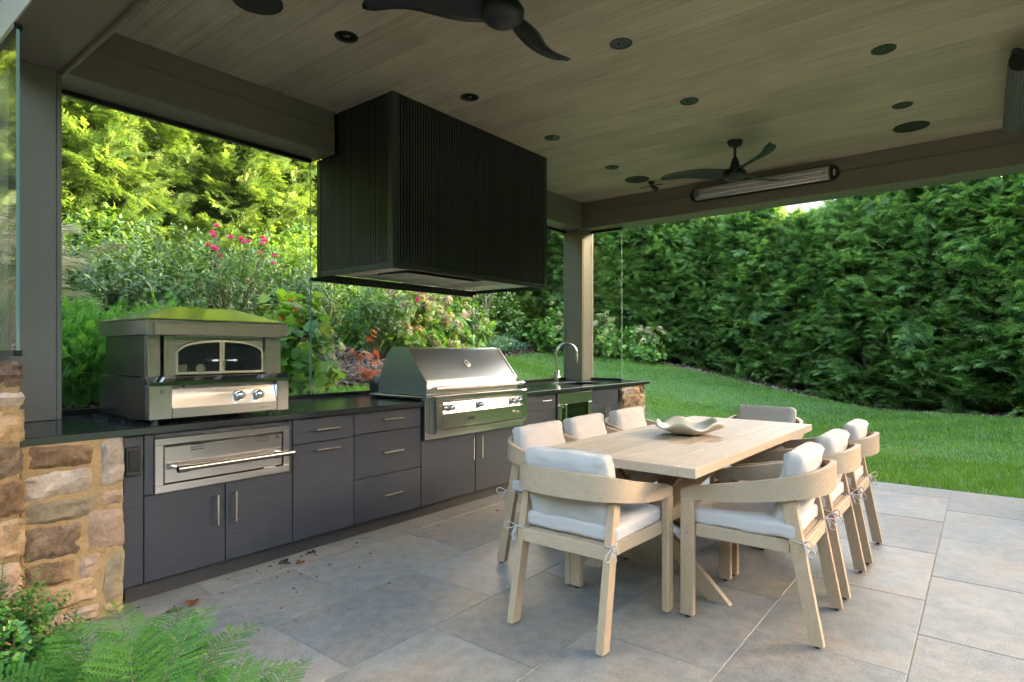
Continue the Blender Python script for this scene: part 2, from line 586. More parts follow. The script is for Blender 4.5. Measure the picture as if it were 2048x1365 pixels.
def text_obj(name, body, size, mat, parent, loc, rot, extr=.0008, font_shear=0):
    cu = bpy.data.curves.new(name, 'FONT')
    cu.body = body
    cu.size = size
    cu.extrude = extr
    cu.align_x = 'CENTER'
    cu.align_y = 'CENTER'
    cu.shear = font_shear
    cu.resolution_u = 2
    tmp = bpy.data.objects.new('tmp_text', cu)
    COL.objects.link(tmp)
    dg = bpy.context.evaluated_depsgraph_get()
    me = bpy.data.meshes.new_from_object(tmp.evaluated_get(dg))
    bpy.data.objects.remove(tmp)
    me.materials.clear()
    me.materials.append(mat)
    o = bpy.data.objects.new(name, me)
    link(o, parent)
    off = WL.get(parent.name, Vector((0, 0, 0))) if parent else Vector((0, 0, 0))
    o.location = Vector(loc) - off
    o.rotation_euler = rot
    return o

def copy_tree(root, loc, rotz=None, label=None):
    r = root.copy()
    COL.objects.link(r)
    r.location = loc
    if rotz is not None:
        r.rotation_euler = (0, 0, rotz)
    if label:
        r['label'] = label
    for ch in root.children:
        c = ch.copy()
        COL.objects.link(c)
        c.parent = r
        for g in ch.children:
            d = g.copy()
            COL.objects.link(d)
            d.parent = c
    return r

def rounded(name, w, d, h, rad, mat, parent, puff=.0, n=12, mtx=None, wr=.0, seed=0):
    """soft cushion: rounded box centred on 0, puffed, then placed by mtx"""
    bm = bmesh.new()
    bmesh.ops.create_cube(bm, size=2)
    bmesh.ops.subdivide_edges(bm, edges=bm.edges, cuts=n, use_grid_fill=True)
    rs = random.Random(seed)
    ph = [rs.uniform(0, 6.28) for _ in range(6)]
    for v in bm.verts:
        q = v.co.copy()
        hx, hy, hz = w / 2, d / 2, h / 2
        p = Vector((q.x * hx, q.y * hy, q.z * hz))
        inn = Vector((max(-hx + rad, min(hx - rad, p.x)), max(-hy + rad, min(hy - rad, p.y)), max(-hz + rad, min(hz - rad, p.z))))
        dd = p - inn
        if dd.length > 1e-9:
            # push to the rounded surface
            m_ = max(abs(dd.x), abs(dd.y), abs(dd.z))
            p = inn + dd.normalized() * m_ if m_ > 0 else p
        fx, fy = 1 - q.x ** 2, 1 - q.y ** 2
        p.z += (1 if q.z > 0 else -1) * abs(q.z) * puff * max(0, fx) ** .5 * max(0, fy) ** .5
        edge = (1 - fx * fy)
        p.z += wr * edge * (math.sin(q.x * 9 + ph[0]) * math.cos(q.y * 7 + ph[1]) + .6 * math.sin(q.y * 17 + ph[2] + q.x * 5))
        p.x += wr * .6 * math.sin(q.y * 6 + ph[3])
        p.y += wr * .6 * math.sin(q.x * 7 + ph[4])
        v.co = p
    if mtx is not None:
        bmesh.ops.transform(bm, matrix=mtx, verts=bm.verts)
    return finish(name, bm, mat, parent, smooth=True)

# numpy scatter -------------------------------------------------------------
def mesh_np(name, V, F, mat, parent=None, rnd=None, loc=(0, 0, 0), smooth=False):
    me = bpy.data.meshes.new(name)
    nv, (nf, k) = len(V), F.shape
    me.vertices.add(nv)
    me.vertices.foreach_set('co', np.ascontiguousarray(V, dtype=np.float32).ravel())
    me.loops.add(nf * k)
    me.loops.foreach_set('vertex_index', np.ascontiguousarray(F, dtype=np.int32).ravel())
    me.polygons.add(nf)
    me.polygons.foreach_set('loop_start', np.arange(0, nf * k, k, dtype=np.int32))
    me.update(calc_edges=True)
    if rnd is not None:
        a = me.attributes.new('rnd', 'FLOAT', 'FACE')
        a.data.foreach_set('value', np.ascontiguousarray(rnd, dtype=np.float32))
    if smooth:
        me.polygons.foreach_set('use_smooth', np.ones(nf, dtype=bool))
    me.materials.append(mat)
    o = bpy.data.objects.new(name, me)
    link(o, parent)
    o.location = loc
    return o

def norm(a):
    return a / np.maximum(1e-9, np.linalg.norm(a, axis=-1, keepdims=True))

def frames(d, up):
    """columns: side, d, up' for arrays of directions"""
    d = norm(d)
    s = norm(np.cross(d, up))
    u = np.cross(s, d)
    return np.stack([s, d, u], axis=-1)

def scat(tv, tf, pos, rot, sc):
    """instances of a template: returns V, F"""
    n, k = len(pos), len(tv)
    V = np.einsum('nij,kj->nki', rot, tv) * sc[:, None, None] + pos[:, None, :]
    F = tf[None] + (np.arange(n) * k)[:, None, None]
    return V.reshape(-1, 3), F.reshape(-1, tf.shape[1])

jitter_rng = np.random.default_rng(99)
class Acc:
    def __init__(s):
        s.V, s.F, s.R, s.n = [], [], [], 0
    def add(s, tv, tf, pos, rot, sc, rnd):
        V, F = scat(tv, tf, pos, rot, sc)
        s.V.append(V); s.F.append(F + s.n); s.n += len(V)
        s.R.append(np.clip(np.repeat(rnd, len(tf)) + jitter_rng.normal(0, .07, len(rnd) * len(tf)), 0, 1))
    def build(s, name, mat, parent=None, loc=(0, 0, 0), smooth=False):
        return mesh_np(name, np.concatenate(s.V), np.concatenate(s.F), mat, parent, np.concatenate(s.R), loc, smooth)

def rdir(n, rg=None):
    g = rg or rng
    return norm(g.normal(size=(n, 3)))

# leaf templates (axis +y, face +z, length 1)
def leaf_t(w=.25, fold=.06, droop=.12):
    v = np.array([[0, 0, 0], [-w, .35, fold], [0, .4, 0], [w, .35, fold], [-w * .7, .75, fold - droop * .5], [0, .72, -droop * .4], [w * .7, .75, fold - droop * .5], [0, 1, -droop]], float)
    f = np.array([[0, 2, 1, 1], [0, 3, 2, 2]])
    q = np.array([[0, 2, 5, 4], [0, 6, 5, 2]])
    v2 = np.array([[0, 0, 0], [-w, .45, fold], [0, .45, 0], [w, .45, fold], [0, 1, -droop]], float)
    q2 = np.array([[0, 2, 4, 1], [0, 3, 4, 2]])
    return v2, q2

def spray_t(nb=8, seed=0, wid=.40, thick=.055, droop=.22):
    g = np.random.default_rng(seed)
    V, F = [], []
    def kite(p0, d, L, w, z0, z1):
        n = len(V)
        s = np.array([-d[1], d[0]])
        m = p0 + d * L * .55
        t = p0 + d * L
        V.extend([[p0[0], p0[1], z0], [m[0] + s[0] * w, m[1] + s[1] * w, (z0 + z1) / 2 + .012], [t[0], t[1], z1], [m[0] - s[0] * w, m[1] - s[1] * w, (z0 + z1) / 2 + .012]])
        F.append([n, n + 1, n + 2, n + 3])
    zc = lambda y: -droop * y * y
    kite(np.array([0, 0.]), np.array([0, 1.]), 1.0, .022, 0, zc(1))
    for i in range(nb):
        y = .10 + .82 * i / nb
        L = wid * (1 - .75 * (i / nb)) * (.75 + .5 * g.random()) * (0.7 if i == 0 else 1)
        for sg in (-1, 1):
            a = R(48 - 10 * i / nb + g.uniform(-7, 7))
            d = np.array([sg * math.sin(a), math.cos(a)])
            z0 = zc(y)
            kite(np.array([0, y + g.uniform(-.02, .02)]), d, L, thick * (1 - .4 * i / nb), z0, z0 - .10 * L + g.uniform(-.06, .05) - droop * .3 * L)
    return np.array(V), np.array(F)

# ================================================================== GROUND
def terr(X, Y):
    X = np.asarray(X, float); Y = np.asarray(Y, float)
    u = np.clip((X - 4) / 7, 0, 1)
    s = .5 - .3 * u
    y0 = np.where(X < 9, 5.0 - 1.8 * np.clip((X - 4) / 5, 0, 1), 3.2 - 1.5 * np.clip((X - 9) / 6.5, 0, 1))
    y0 = np.where(X < 4, 5.0, y0)
    t = np.maximum(0, Y - y0)
    h = s * t * t / (t + .4)
    h = h + .02 * np.sin(X * 1.7 + Y) * np.minimum(1, t)
    bnk = 1 - np.clip((X - 4.8) / 3.2, 0, 1)
    bnk = bnk * bnk * (3 - 2 * bnk) * np.where(X < 6.9, 1, np.clip((Y - 4.0) / .8, 0, 1))
    h2 = .74 + .29 * np.maximum(0, Y - 4.8)
    h = h * (1 - bnk) + h2 * bnk
    h = 4.2 * np.tanh(h / 4.2)
    flat = (Y < 4.55) & (X < 7.0)
    h = np.where(flat, 0, h)
    h = np.where(Y < 3.3, np.where(X < 7.0, 0, h), h)
    h = np.where((X < .7) & (Y >= 3.3) & (Y < 4.55), .0, h)
    return h - .02

def terr1(x, y):
    return float(terr(np.array([x]), np.array([y]))[0])

def grid_mesh(name, xs, ys, zoff, mat, keep=None):
    XX, YY = np.meshgrid(xs, ys, indexing='ij')
    ZZ = terr(XX, YY) + zoff
    V = np.stack([XX, YY, ZZ], -1).reshape(-1, 3)
    nx, ny = len(xs), len(ys)
    i, j = np.meshgrid(np.arange(nx - 1), np.arange(ny - 1), indexing='ij')
    a = (i * ny + j).ravel()
    F = np.stack([a, a + ny, a + ny + 1, a + 1], -1)
    if keep is not None:
        c = V[F].mean(1)
        F = F[keep(c[:, 0], c[:, 1])]
    o = mesh_np(name, V, F, mat, smooth=True)
    bm = bmesh.new(); bm.from_mesh(o.data)
    bmesh.ops.delete(bm, geom=[v for v in bm.verts if not v.link_faces], context='VERTS')
    bm.to_mesh(o.data); bm.free()
    return o

xs = np.concatenate([np.linspace(-260, -14, 12), np.arange(-13, 22, .25), np.linspace(23, 280, 14)])
ys = np.concatenate([np.linspace(-260, -11, 12), np.arange(-10, 20, .25), np.linspace(21, 280, 14)])
o = grid_mesh('ground', xs, ys, -.035, M['soil'])
o['kind'] = 'structure'

LP = np.array([(5.9, 4.95), (7.0, 6.3), (8.5, 7.7), (10.5, 8.8), (12.3, 9.3), (13.8, 8.7), (15.0, 7.2), (15.45, 5.5), (15.5, 4.0), (15.5, 2.4), (15.45, 1), (15.36, -.6), (15.2, -9), (15.0, -12.4), (-14, -12.4), (-14, -2.25), (6.97, -2.25), (6.97, 3.2), (7.12, 3.3), (7.12, 4.75), (6.2, 4.8)])
def in_lawn(x, y, grow=0.0):
    x = np.asarray(x); y = np.asarray(y)
    ins = np.zeros(x.shape, bool)
    n = len(LP)
    for i in range(n):
        x1, y1 = LP[i]; x2, y2 = LP[(i + 1) % n]
        cnd = ((y1 > y) != (y2 > y)) & (x < (x2 - x1) * (y - y1) / (y2 - y1 + 1e-12) + x1)
        ins ^= cnd
    return ins
o = grid_mesh('lawn', np.concatenate([np.arange(-14.2, 5.7, .4), np.arange(5.8, 15.8, .05)]), np.concatenate([np.arange(-12.6, -3.1, .35), np.arange(-3, 9.5, .1)]), .0, M['lawn'], in_lawn)
o['kind'] = 'structure'

# grass blades: one triangle pair each, denser close to the patio
def grass():
    xs_, ys_ = [], []
    for (x0, x1, y0, y1, dens) in ((6.9, 9, -3.5, 4, 2700), (9, 11.5, -4.5, 9.4, 1350), (5.9, 9, 4, 9.4, 1100), (11.5, 15.6, -5, 9.5, 850)):
        n = int((x1 - x0) * (y1 - y0) * dens)
        xs_.append(rng.uniform(x0, x1, n)); ys_.append(rng.uniform(y0, y1, n))
    x = np.concatenate(xs_); y = np.concatenate(ys_)
    k = in_lawn(x, y)
    x, y = x[k], y[k]
    n = len(x)
    # some blades hang over the paving edge
    h = rng.uniform(.030, .062, n) * (1 + .25 * np.sin(x * 1.1 + y * .6))
    w = rng.uniform(.0022, .0042, n) * (1 + np.clip((x - 8) / 5, 0, 1.3))
    a = rng.uniform(0, 2 * np.pi, n)
    ln = rng.uniform(.1, .7, n) * h
    la = rng.uniform(0, 2 * np.pi, n)
    z = terr(x, y)
    dx, dy = np.cos(a) * w, np.sin(a) * w
    p = np.stack([x, y, z], -1)
    s = np.stack([dx, dy, 0 * dx], -1)
    tip = p + np.stack([np.cos(la) * ln, np.sin(la) * ln, h], -1)
    V = np.stack([p - s, p + s, tip], 1).reshape(-1, 3)
    F = np.arange(n * 3).reshape(n, 3)
    stripe = .5 + .5 * np.sin((x * .55 + y * .83) * 2 * np.pi / 1.1)
    r = np.clip(rng.beta(2, 3, n) * .75 + .12 * stripe, 0, 1)
    o = mesh_np('lawn_grass', V, F, M['grass'], rnd=r)
    tag(o, 'short mown green grass of the lawn beyond the patio', 'grass', kind='stuff')
grass()

# mulch chips
def chips():
    acc = Acc()
    tv = np.array([[-.5, -.22, 0], [.5, -.16, .02], [.42, .2, .06], [-.46, .18, .03]])
    tf = np.array([[0, 1, 2, 3]])
    for (x0, x1, y0, y1, n, s0, s1) in ((0, 8.5, 4.7, 8, 26000, .03, .075), (4, 14, 7, 11, 12000, .04, .09), (14.5, 16.6, -3, 8, 9000, .04, .09), (12.5, 16, 6, 10, 4000, .04, .09)):
        x = rng.uniform(x0, x1, n); y = rng.uniform(y0, y1, n)
        k = ~in_lawn(x, y)
        x, y = x[k], y[k]; m = len(x)
        pos = np.stack([x, y, terr(x, y) - .03 + rng.uniform(0, .02, m)], -1)
        d = rdir(m); d[:, 2] *= .35
        up = np.tile([0, 0, 1.], (m, 1)) + rng.normal(size=(m, 3)) * .35
        acc.add(tv, tf, pos, frames(d, up), rng.uniform(s0, s1, m), rng.random(m))
    o = acc.build('bark_mulch', M['chip'])
    tag(o, 'loose brown bark mulch chips covering the planting beds', 'mulch', kind='stuff')
chips()

# ================================================================== PATIO
patio = bpy.data.objects.new('patio', None)
COL.objects.link(patio)
patio['kind'] = 'structure'
WL['patio'] = Vector((0, 0, 0))
box('joint_bed', .62, 6.93, -2.2, 4.55, -.09, -.004, M['grout'], patio, 0)
tile_w, tile_l = .605, .909
trs = {}
for k in range(-4, 8):
    y0 = .245 + tile_w * k
    y1 = y0 + tile_w
    if y0 > 4.0:
        continue
    off = 1.99 if k % 2 == 1 or k == -3 else 1.52
    # rows: k=0 (.245-.85) has joints at 2.90 = 1.99 + .909
    off = 1.99 if k % 2 == 0 else 1.52
    x = off - 3 * tile_l
    while x < 6.9:
        xa, xb = max(x, .64), min(x + tile_l, 6.90)
        if xb - xa > .05:
            g = .0028
            bm = bmesh.new()
            bx(bm, xa + g, xb - g, y0 + g, y1 - g, -.04, 0)
            jz = random.uniform(-.0009, .0009)
            for v in bm.verts:
                v.co.z += jz
            finish('tile', bm, M['paver'], patio, bevel=.0015)
        x += tile_l
box('patio_edge_stone', 6.905, 6.96, -2.2, 4.1, -.09, -.003, M['paver'], patio, .003)

# ================================================================== PAVILION
XL0, XL1, XR0, XR1 = .775, 1.09, 6.75, 7.04
YB, YG, YN = 4.158, 4.43, -.56       # beam face, glass plane, near beam face
ZC, ZB, ZJ = 3.249, 2.91, 3.112
pav = thing('pavilion', 'taupe painted timber pavilion roof with planked ceiling over the outdoor kitchen', 'pavilion', (3.9, 1.8, 0))
x = 1.09
k = 0
edges = [1.09] + [2.315 - .2965 * 4 + .2965 * i for i in range(0, 25)]
edges = sorted(e for e in edges if 1.09 <= e < 6.72 and (e == 1.09 or e > 1.2)) + [6.75]
for a, b in zip(edges, edges[1:]):
    box('ceiling_plank', a + .0007, b - .0007, YN, YB, ZC, ZC + .02, M['ceiling'], pav, .0008)
box('ceiling_backing', 1.0, 6.9, YN - .1, YB + .1, ZC + .021, ZC + .05, M['black'], pav, 0)
def beam(name, x0, x1, y0, y1, inner):
    """two stacked fascia boards on the room side, a soffit and a core"""
    dx = {'-x': (.008, 0), '+x': (0, -.008)}.get(inner, (0, 0))
    dy = {'-y': (.008, 0), '+y': (0, -.008)}.get(inner, (0, 0))
    b = box(name, x0, x1, y0, y1, ZB, ZJ - .0008, M['beam'], pav, .005)
    box('upper_beam_board', x0 + dx[0], x1 + dx[1], y0 + dy[0], y1 + dy[1], ZJ, 3.62, M['beam'], pav, .002)
    return b
beam('beam', XL1, 2.925, YB, YB + .36, '-y')
beam('beam', 4.94, XR0, YB, YB + .36, '-y')
beam('beam', XR0, XR1 + .03, -2.0, YB + .36, '-x')
beam('beam', XL0, XL1, -2.0, YB + .36, '+x')
beam('beam', XL1, XR0, YN - .34, YN, '+y')
box('beam_edge_trim', XL1 - .012, XL1 + .006, YN, YB - .002, ZB - .028, ZB - .001, M['beam'], pav, .002)
box('roof_deck', .3, 7.6, -2.4, 5.0, 3.63, 3.72, M['beam'], pav, .004)
box('fascia_board', .26, 7.64, 5.0, 5.04, 3.5, 3.78, M['beam'], pav, .004)
box('fascia_board', 7.6, 7.64, -2.4, 4.998, 3.5, 3.78, M['beam'], pav, .004)
box('roof_covering', .2, 7.7, -2.5, 5.1, 3.79, 3.86, M['black'], pav, .004)
# columns
box('column', .845, 1.062, YB + .001, YB + .285, .916, ZB - .001, M['beam'], pav, .003)
box('column_edge_board', 1.064, 1.088, YB + .006, YB + .275, .916, ZB - .001, M['beam'], pav, .002)
box('column', XR0 + .004, XR0 + .03, YB + .004, YB + .30, .916, ZB - .001, M['beam'], pav, .002)
box('column', XR0 + .032, XR1 - .01, YB + .001, YB + .285, .916, ZB - .001, M['beam'], pav, .003)
# near columns that carry the beams on the camera's side, out of frame
box('column', XR0, XR1, -1.3, -1.0, -.04, ZB - .001, M['beam'], pav, .003)

# glass wind screens
def glass_panel(name, label, axis, p0, p1, c, z0, z1, th=.012, tracks=(True, True)):
    mid = (p0 + p1) / 2
    t = thing(name, label, 'glass panel', (mid, c, z0) if axis == 'x' else (c, mid, z0), group='glass wind screens around the kitchen')
    def B(nm, a, b, h, za, zb, mat, bev=0.0):
        if axis == 'x':
            return box(nm, a, b, c - h, c + h, za, zb, mat, t, bev)
        return box(nm, c - h, c + h, a, b, za, zb, mat, t, bev)
    B('pane', p0 + .002, p1 - .002, th / 2, z0 + .022, z1 - .022, M['glass'])
    e = .0015
    B('pane_edge', p0 + .0005, p0 + .0018, th / 2 + .0005, z0 + .024, z1 - .024, M['glassedge'])
    B('pane_edge', p1 - .0018, p1 - .0005, th / 2 + .0005, z0 + .024, z1 - .024, M['glassedge'])
    if tracks[0]:
        B('track', p0, p1, .018, z0, z0 + .03, M['blackgloss'], .002)
    if tracks[1]:
        B('track', p0, p1, .018, z1 - .03, z1, M['blackgloss'], .002)
    return t
glass_panel('glass_panel', 'tall glass panel behind the pizza oven, between left post and range hood', 'x', 1.093, 2.876, YG, .916, ZB - .001)
glass_panel('glass_panel', 'low wide glass panel under the range hood, behind the grill', 'x', 2.880, 4.892, YG, .916, 1.925)
glass_panel('glass_panel', 'tall narrow glass panel right of the range hood, left of the corner post', 'x', 4.945, 6.745, YG, .916, ZB - .001)
box_ = None
glass_panel('glass_panel', 'short glass panel returning from the corner post above the right counter end', 'y', 3.697, YB - .002, 6.975, .916, ZB - .001)
glass_panel('glass_panel', 'glass panel at the far left edge standing on the tall stone pier', 'y', 3.70, 5.4, .79, 1.285, ZB - .001)

# ================================================================== HOOD
HX0, HX1, HY0, HY1, HZ0, HZ1 = 2.932, 4.932, 3.453, 4.40, 1.93, ZC
hood = thing('range_hood', 'big black slatted timber range hood hanging from the ceiling over the grill', 'range hood', (3.93, 3.93, HZ0))
box('hood_core', HX0 + .021, HX1 - .021, HY0 + .021, HY1 - .02, HZ0 + .222, HZ1 - .002, M['blackgloss'], hood, 0)
box('hood_side_board', HX0 + .021, HX0 + .034, HY0 + .02, HY1, HZ0 + .036, HZ0 + .221, M['blackgloss'], hood, 0)
box('hood_side_board', HX1 - .034, HX1 - .021, HY0 + .02, HY1, HZ0 + .036, HZ0 + .221, M['blackgloss'], hood, 0)
box('hood_side_board', HX0 + .036, HX1 - .036, HY0 + .02, HY0 + .033, HZ0 + .036, HZ0 + .221, M['blackgloss'], hood, 0)
box('hood_side_board', HX0 + .036, HX1 - .036, HY1 - .025, HY1 - .012, HZ0 + .036, HZ0 + .221, M['blackgloss'], hood, 0)
cp = .055
for (a, b, c_, d) in ((HX0, HX0 + cp, HY0, HY0 + cp), (HX1 - cp, HX1, HY0, HY0 + cp)):
    box('corner_post', a, b, c_, d, HZ0, HZ1 - .001, M['hood'], hood, .003)
box('corner_post', HX0 - .001, HX0 + .02, HY1 - .03, HY1 + .02, HZ0, HZ1 - .34, M['blackgloss'], hood, .001)
box('bottom_rail', HX0 + cp, HX1 - cp, HY0 + .002, HY0 + .022, HZ0, HZ0 + .042, M['hood'], hood, .002)
box('bottom_rail', HX0 + .002, HX0 + .022, HY0 + cp, HY1 - .03, HZ0, HZ0 + .042, M['hood'], hood, .002)
box('bottom_rail', HX1 - .022, HX1 - .002, HY0 + cp, HY1, HZ0, HZ0 + .042, M['hood'], hood, .002)
box('rear_rail', HX0, HX1, HY1 + .004, HY1 + .022, HZ0 - .012, HZ0 + .03, M['blackgloss'], hood, .001)
# slats
def slat_mesh(dx, dy, h):
    bm = bmesh.new()
    bx(bm, -dx / 2, dx / 2, -dy / 2, dy / 2, -h / 2, h / 2)
    bmesh.ops.bevel(bm, geom=[e for e in bm.edges if abs((e.verts[0].co - e.verts[1].co).z) > .1], offset=.0015, segments=1, affect='EDGES')
    me = bpy.data.meshes.new('slat')
    bm.to_mesh(me); bm.free()
    me.materials.append(M['hood'])
    return me
hh = HZ1 - HZ0 - .044
zc = (HZ1 + HZ0 + .042) / 2
sm = slat_mesh(.0170, .016, hh)
def put(name, me, loc, parent, **kw):
    o = bpy.data.objects.new(name, me)
    link(o, parent)
    o.location = Vector(loc) - WL.get(parent.name, Vector((0, 0, 0)))
    return o
n = 65
for i in range(n):
    xx = HX0 + cp + (HX1 - HX0 - 2 * cp) * (i + .5) / n
    put('slat', sm, (xx, HY0 + .012, zc), hood)
sm2 = slat_mesh(.016, .0170, hh)
sm3 = slat_mesh(.016, .0170, hh - .35)
n = 29
for i in range(n):
    yy = HY0 + cp + (HY1 - .03 - HY0 - cp) * (i + .5) / n
    short = yy > YB - .012
    put('slat', sm3 if short else sm2, (HX0 + .012, yy, zc - (.175 if short else 0)), hood)
# underside: steel flange, sloping liner, baffles
st = M['satinsteel']
def quad_obj(name, pts, mat, parent, th=.002):
    bm = bmesh.new()
    vs_ = [bm.verts.new(p) for p in pts]
    f = bm.faces.new(vs_)
    bmesh.ops.solidify(bm, geom=[f], thickness=th)
    return finish(name, bm, mat, parent)
z0 = HZ0 + .030
ax0, ax1, ay0, ay1 = HX0 + .036, HX1 - .036, HY0 + .035, HY1 - .027
bx0, bx1, by0 = ax0 + .28, ax1 - .34, ay0 + .05
yr, zr = 4.25, z0 + .030          # where the sloping rear panel meets the ceiling of the liner
box('steel_flange', ax0, ax1, ay0, by0, z0, z0 + .004, st, hood, .001)
box('steel_flange', ax0, bx0, by0 + .001, ay1, z0, z0 + .004, st, hood, .001)
box('steel_flange', bx1, ax1, by0 + .001, ay1, z0, z0 + .004, st, hood, .001)
quad_obj('steel_liner', [(bx0, ay1, z0), (bx0 + .10, yr, zr), (bx1 - .16, yr, zr), (bx1, ay1, z0)], st, hood)
quad_obj('steel_liner', [(bx0, by0, z0), (bx0 + .10, by0 + .05, zr), (bx0 + .10, yr, zr), (bx0, ay1, z0)], st, hood)
quad_obj('steel_liner', [(bx1, by0, z0), (bx1, ay1, z0), (bx1 - .16, yr, zr), (bx1 - .16, by0 + .05, zr)], st, hood)
quad_obj('steel_liner', [(bx0, by0, z0), (bx1, by0, z0), (bx1 - .16, by0 + .05, zr), (bx0 + .10, by0 + .05, zr)], st, hood)
quad_obj('liner_top', [(bx0 + .10, by0 + .05, zr + .002), (bx1 - .16, by0 + .05, zr + .002), (bx1 - .16, yr, zr + .002), (bx0 + .10, yr, zr + .002)], st, hood)
sl_ = Vector((0, ay1 - yr, z0 - zr)).normalized()
nf_ = Vector((0, sl_.z, -sl_.y))
sl_ = Vector((0, -1, -.03)).normalized()
nf_ = Vector((0, .03, -1)).normalized()
def on_slope(x, t, off):
    return Vector((x, yr, zr)) + sl_ * t + nf_ * off
tt0, tt1 = .01, .42
q0, q1 = bx0 + .16, bx1 - .24
quad_obj('filter_backing', [on_slope(q0, tt0, .003), on_slope(q1, tt0, .003), on_slope(q1, tt1, .003), on_slope(q0, tt1, .003)], M['black'], hood, .001)
n = 20
for i in range(n):
    xx = q0 + (q1 - q0) * (i + .5) / n
    bm = bmesh.new()
    bar(bm, on_slope(xx, tt0 + .008, .009), on_slope(xx, tt1 - .008, .009), .030, .006, tuple(nf_))
    finish('baffle', bm, st, hood, bevel=.001)

# ================================================================== CEILING FITTINGS
def ring_light(loc, label, first=None):
    t = thing('recessed_light', label, 'ceiling light', loc, group='black recessed downlights in the planked ceiling')
    bm = bmesh.new()
    lathe(bm, [(.072, 0), (.071, -.004), (.058, -.005), (.052, -.001), (.050, .0), (.072, 0)], loc, n=32)
    finish('trim_ring', bm, M['black'], t, smooth='auto')
    bm = bmesh.new()
    lathe(bm, [(.0505, -.0015), (.0, -.0014)], loc, n=32)
    finish('baffle', bm, M['blackgloss'], t, smooth=True)
    bm = bmesh.new()
    lathe(bm, [(.022, -.0018), (.018, -.006), (0, -.008)], loc, n=20)
    finish('lens', bm, M['darkglass'], t, smooth=True)
ord_ = ['nearest', 'second nearest', 'third nearest', 'farthest']
rows = [(3.09, 'row beside the range hood'), (1.80, 'middle row between the fans'), (.51, 'right hand row by the lawn side')]
for y, rn in rows:
    for i, xx in enumerate((2.257, 3.382, 4.496, 5.615)):
        if y == 1.80 and i in (0, 3):
            continue
        if y < 1 and i in (0, 1):
            continue
        kk = {3.09: ord_[i], 1.80: ['', 'nearer', 'farther', ''][i], .51: ['', '', 'nearer', 'farther'][i]}[y]
        ring_light((xx, y, ZC), 'black recessed ceiling light, %s one in the %s' % (kk, rn))
for (xx, yy, w) in ((1.72, 3.16, 'large round dark ceiling speaker cut by the top edge, left of the near fan'), (6.19, 3.09, 'round dark ceiling speaker near the far corner beside the range hood'), (6.20, .50, 'round dark ceiling speaker at the right, before the far beam')):
    t = thing('ceiling_speaker', w, 'speaker', (xx, yy, ZC), group='round speakers set in the ceiling')
    bm = bmesh.new()
    lathe(bm, [(.135, 0), (.135, -.004), (.131, -.006), (.128, -.005)], (xx, yy, ZC), n=40)
    finish('rim', bm, M['black'], t, smooth='auto')
    bm = bmesh.new()
    lathe(bm, [(.1279, -.0048), (0, -.0052)], (xx, yy, ZC), n=40)
    finish('grille', bm, M['black'], t, smooth=True)

# small black spotlight with two rods near the far corner
t = thing('spotlight', 'tiny black spotlight with two thin rods on ceiling beside the far speaker', 'spotlight', (6.36, 3.02, ZC))
bm = bmesh.new()
lathe(bm, [(0, 0), (.035, 0), (.03, -.03), (0, -.032)], (6.37, 3.0, ZC), n=16)
tube(bm, [(6.37, 3.0, ZC - .03), (6.37, 3.0, ZC - .06)], .012)
finish('mount', bm, M['black'], t, smooth='auto')
bm = bmesh.new(); tube(bm, [(6.38, 3.0, ZC - .055), (6.43, 2.96, ZC - .09)], [.022, .03], 14)
finish('lamp_head', bm, M['black'], t, smooth='auto')
bm = bmesh.new(); tube(bm, [(6.37, 3.01, ZC - .05), (6.36, 3.14, ZC - .058)], .0045, 8)
finish('rod', bm, M['black'], t)
bm = bmesh.new(); tube(bm, [(6.37, 2.99, ZC - .045), (6.40, 2.87, ZC - .045)], .0045, 8)
finish('rod', bm, M['black'], t)

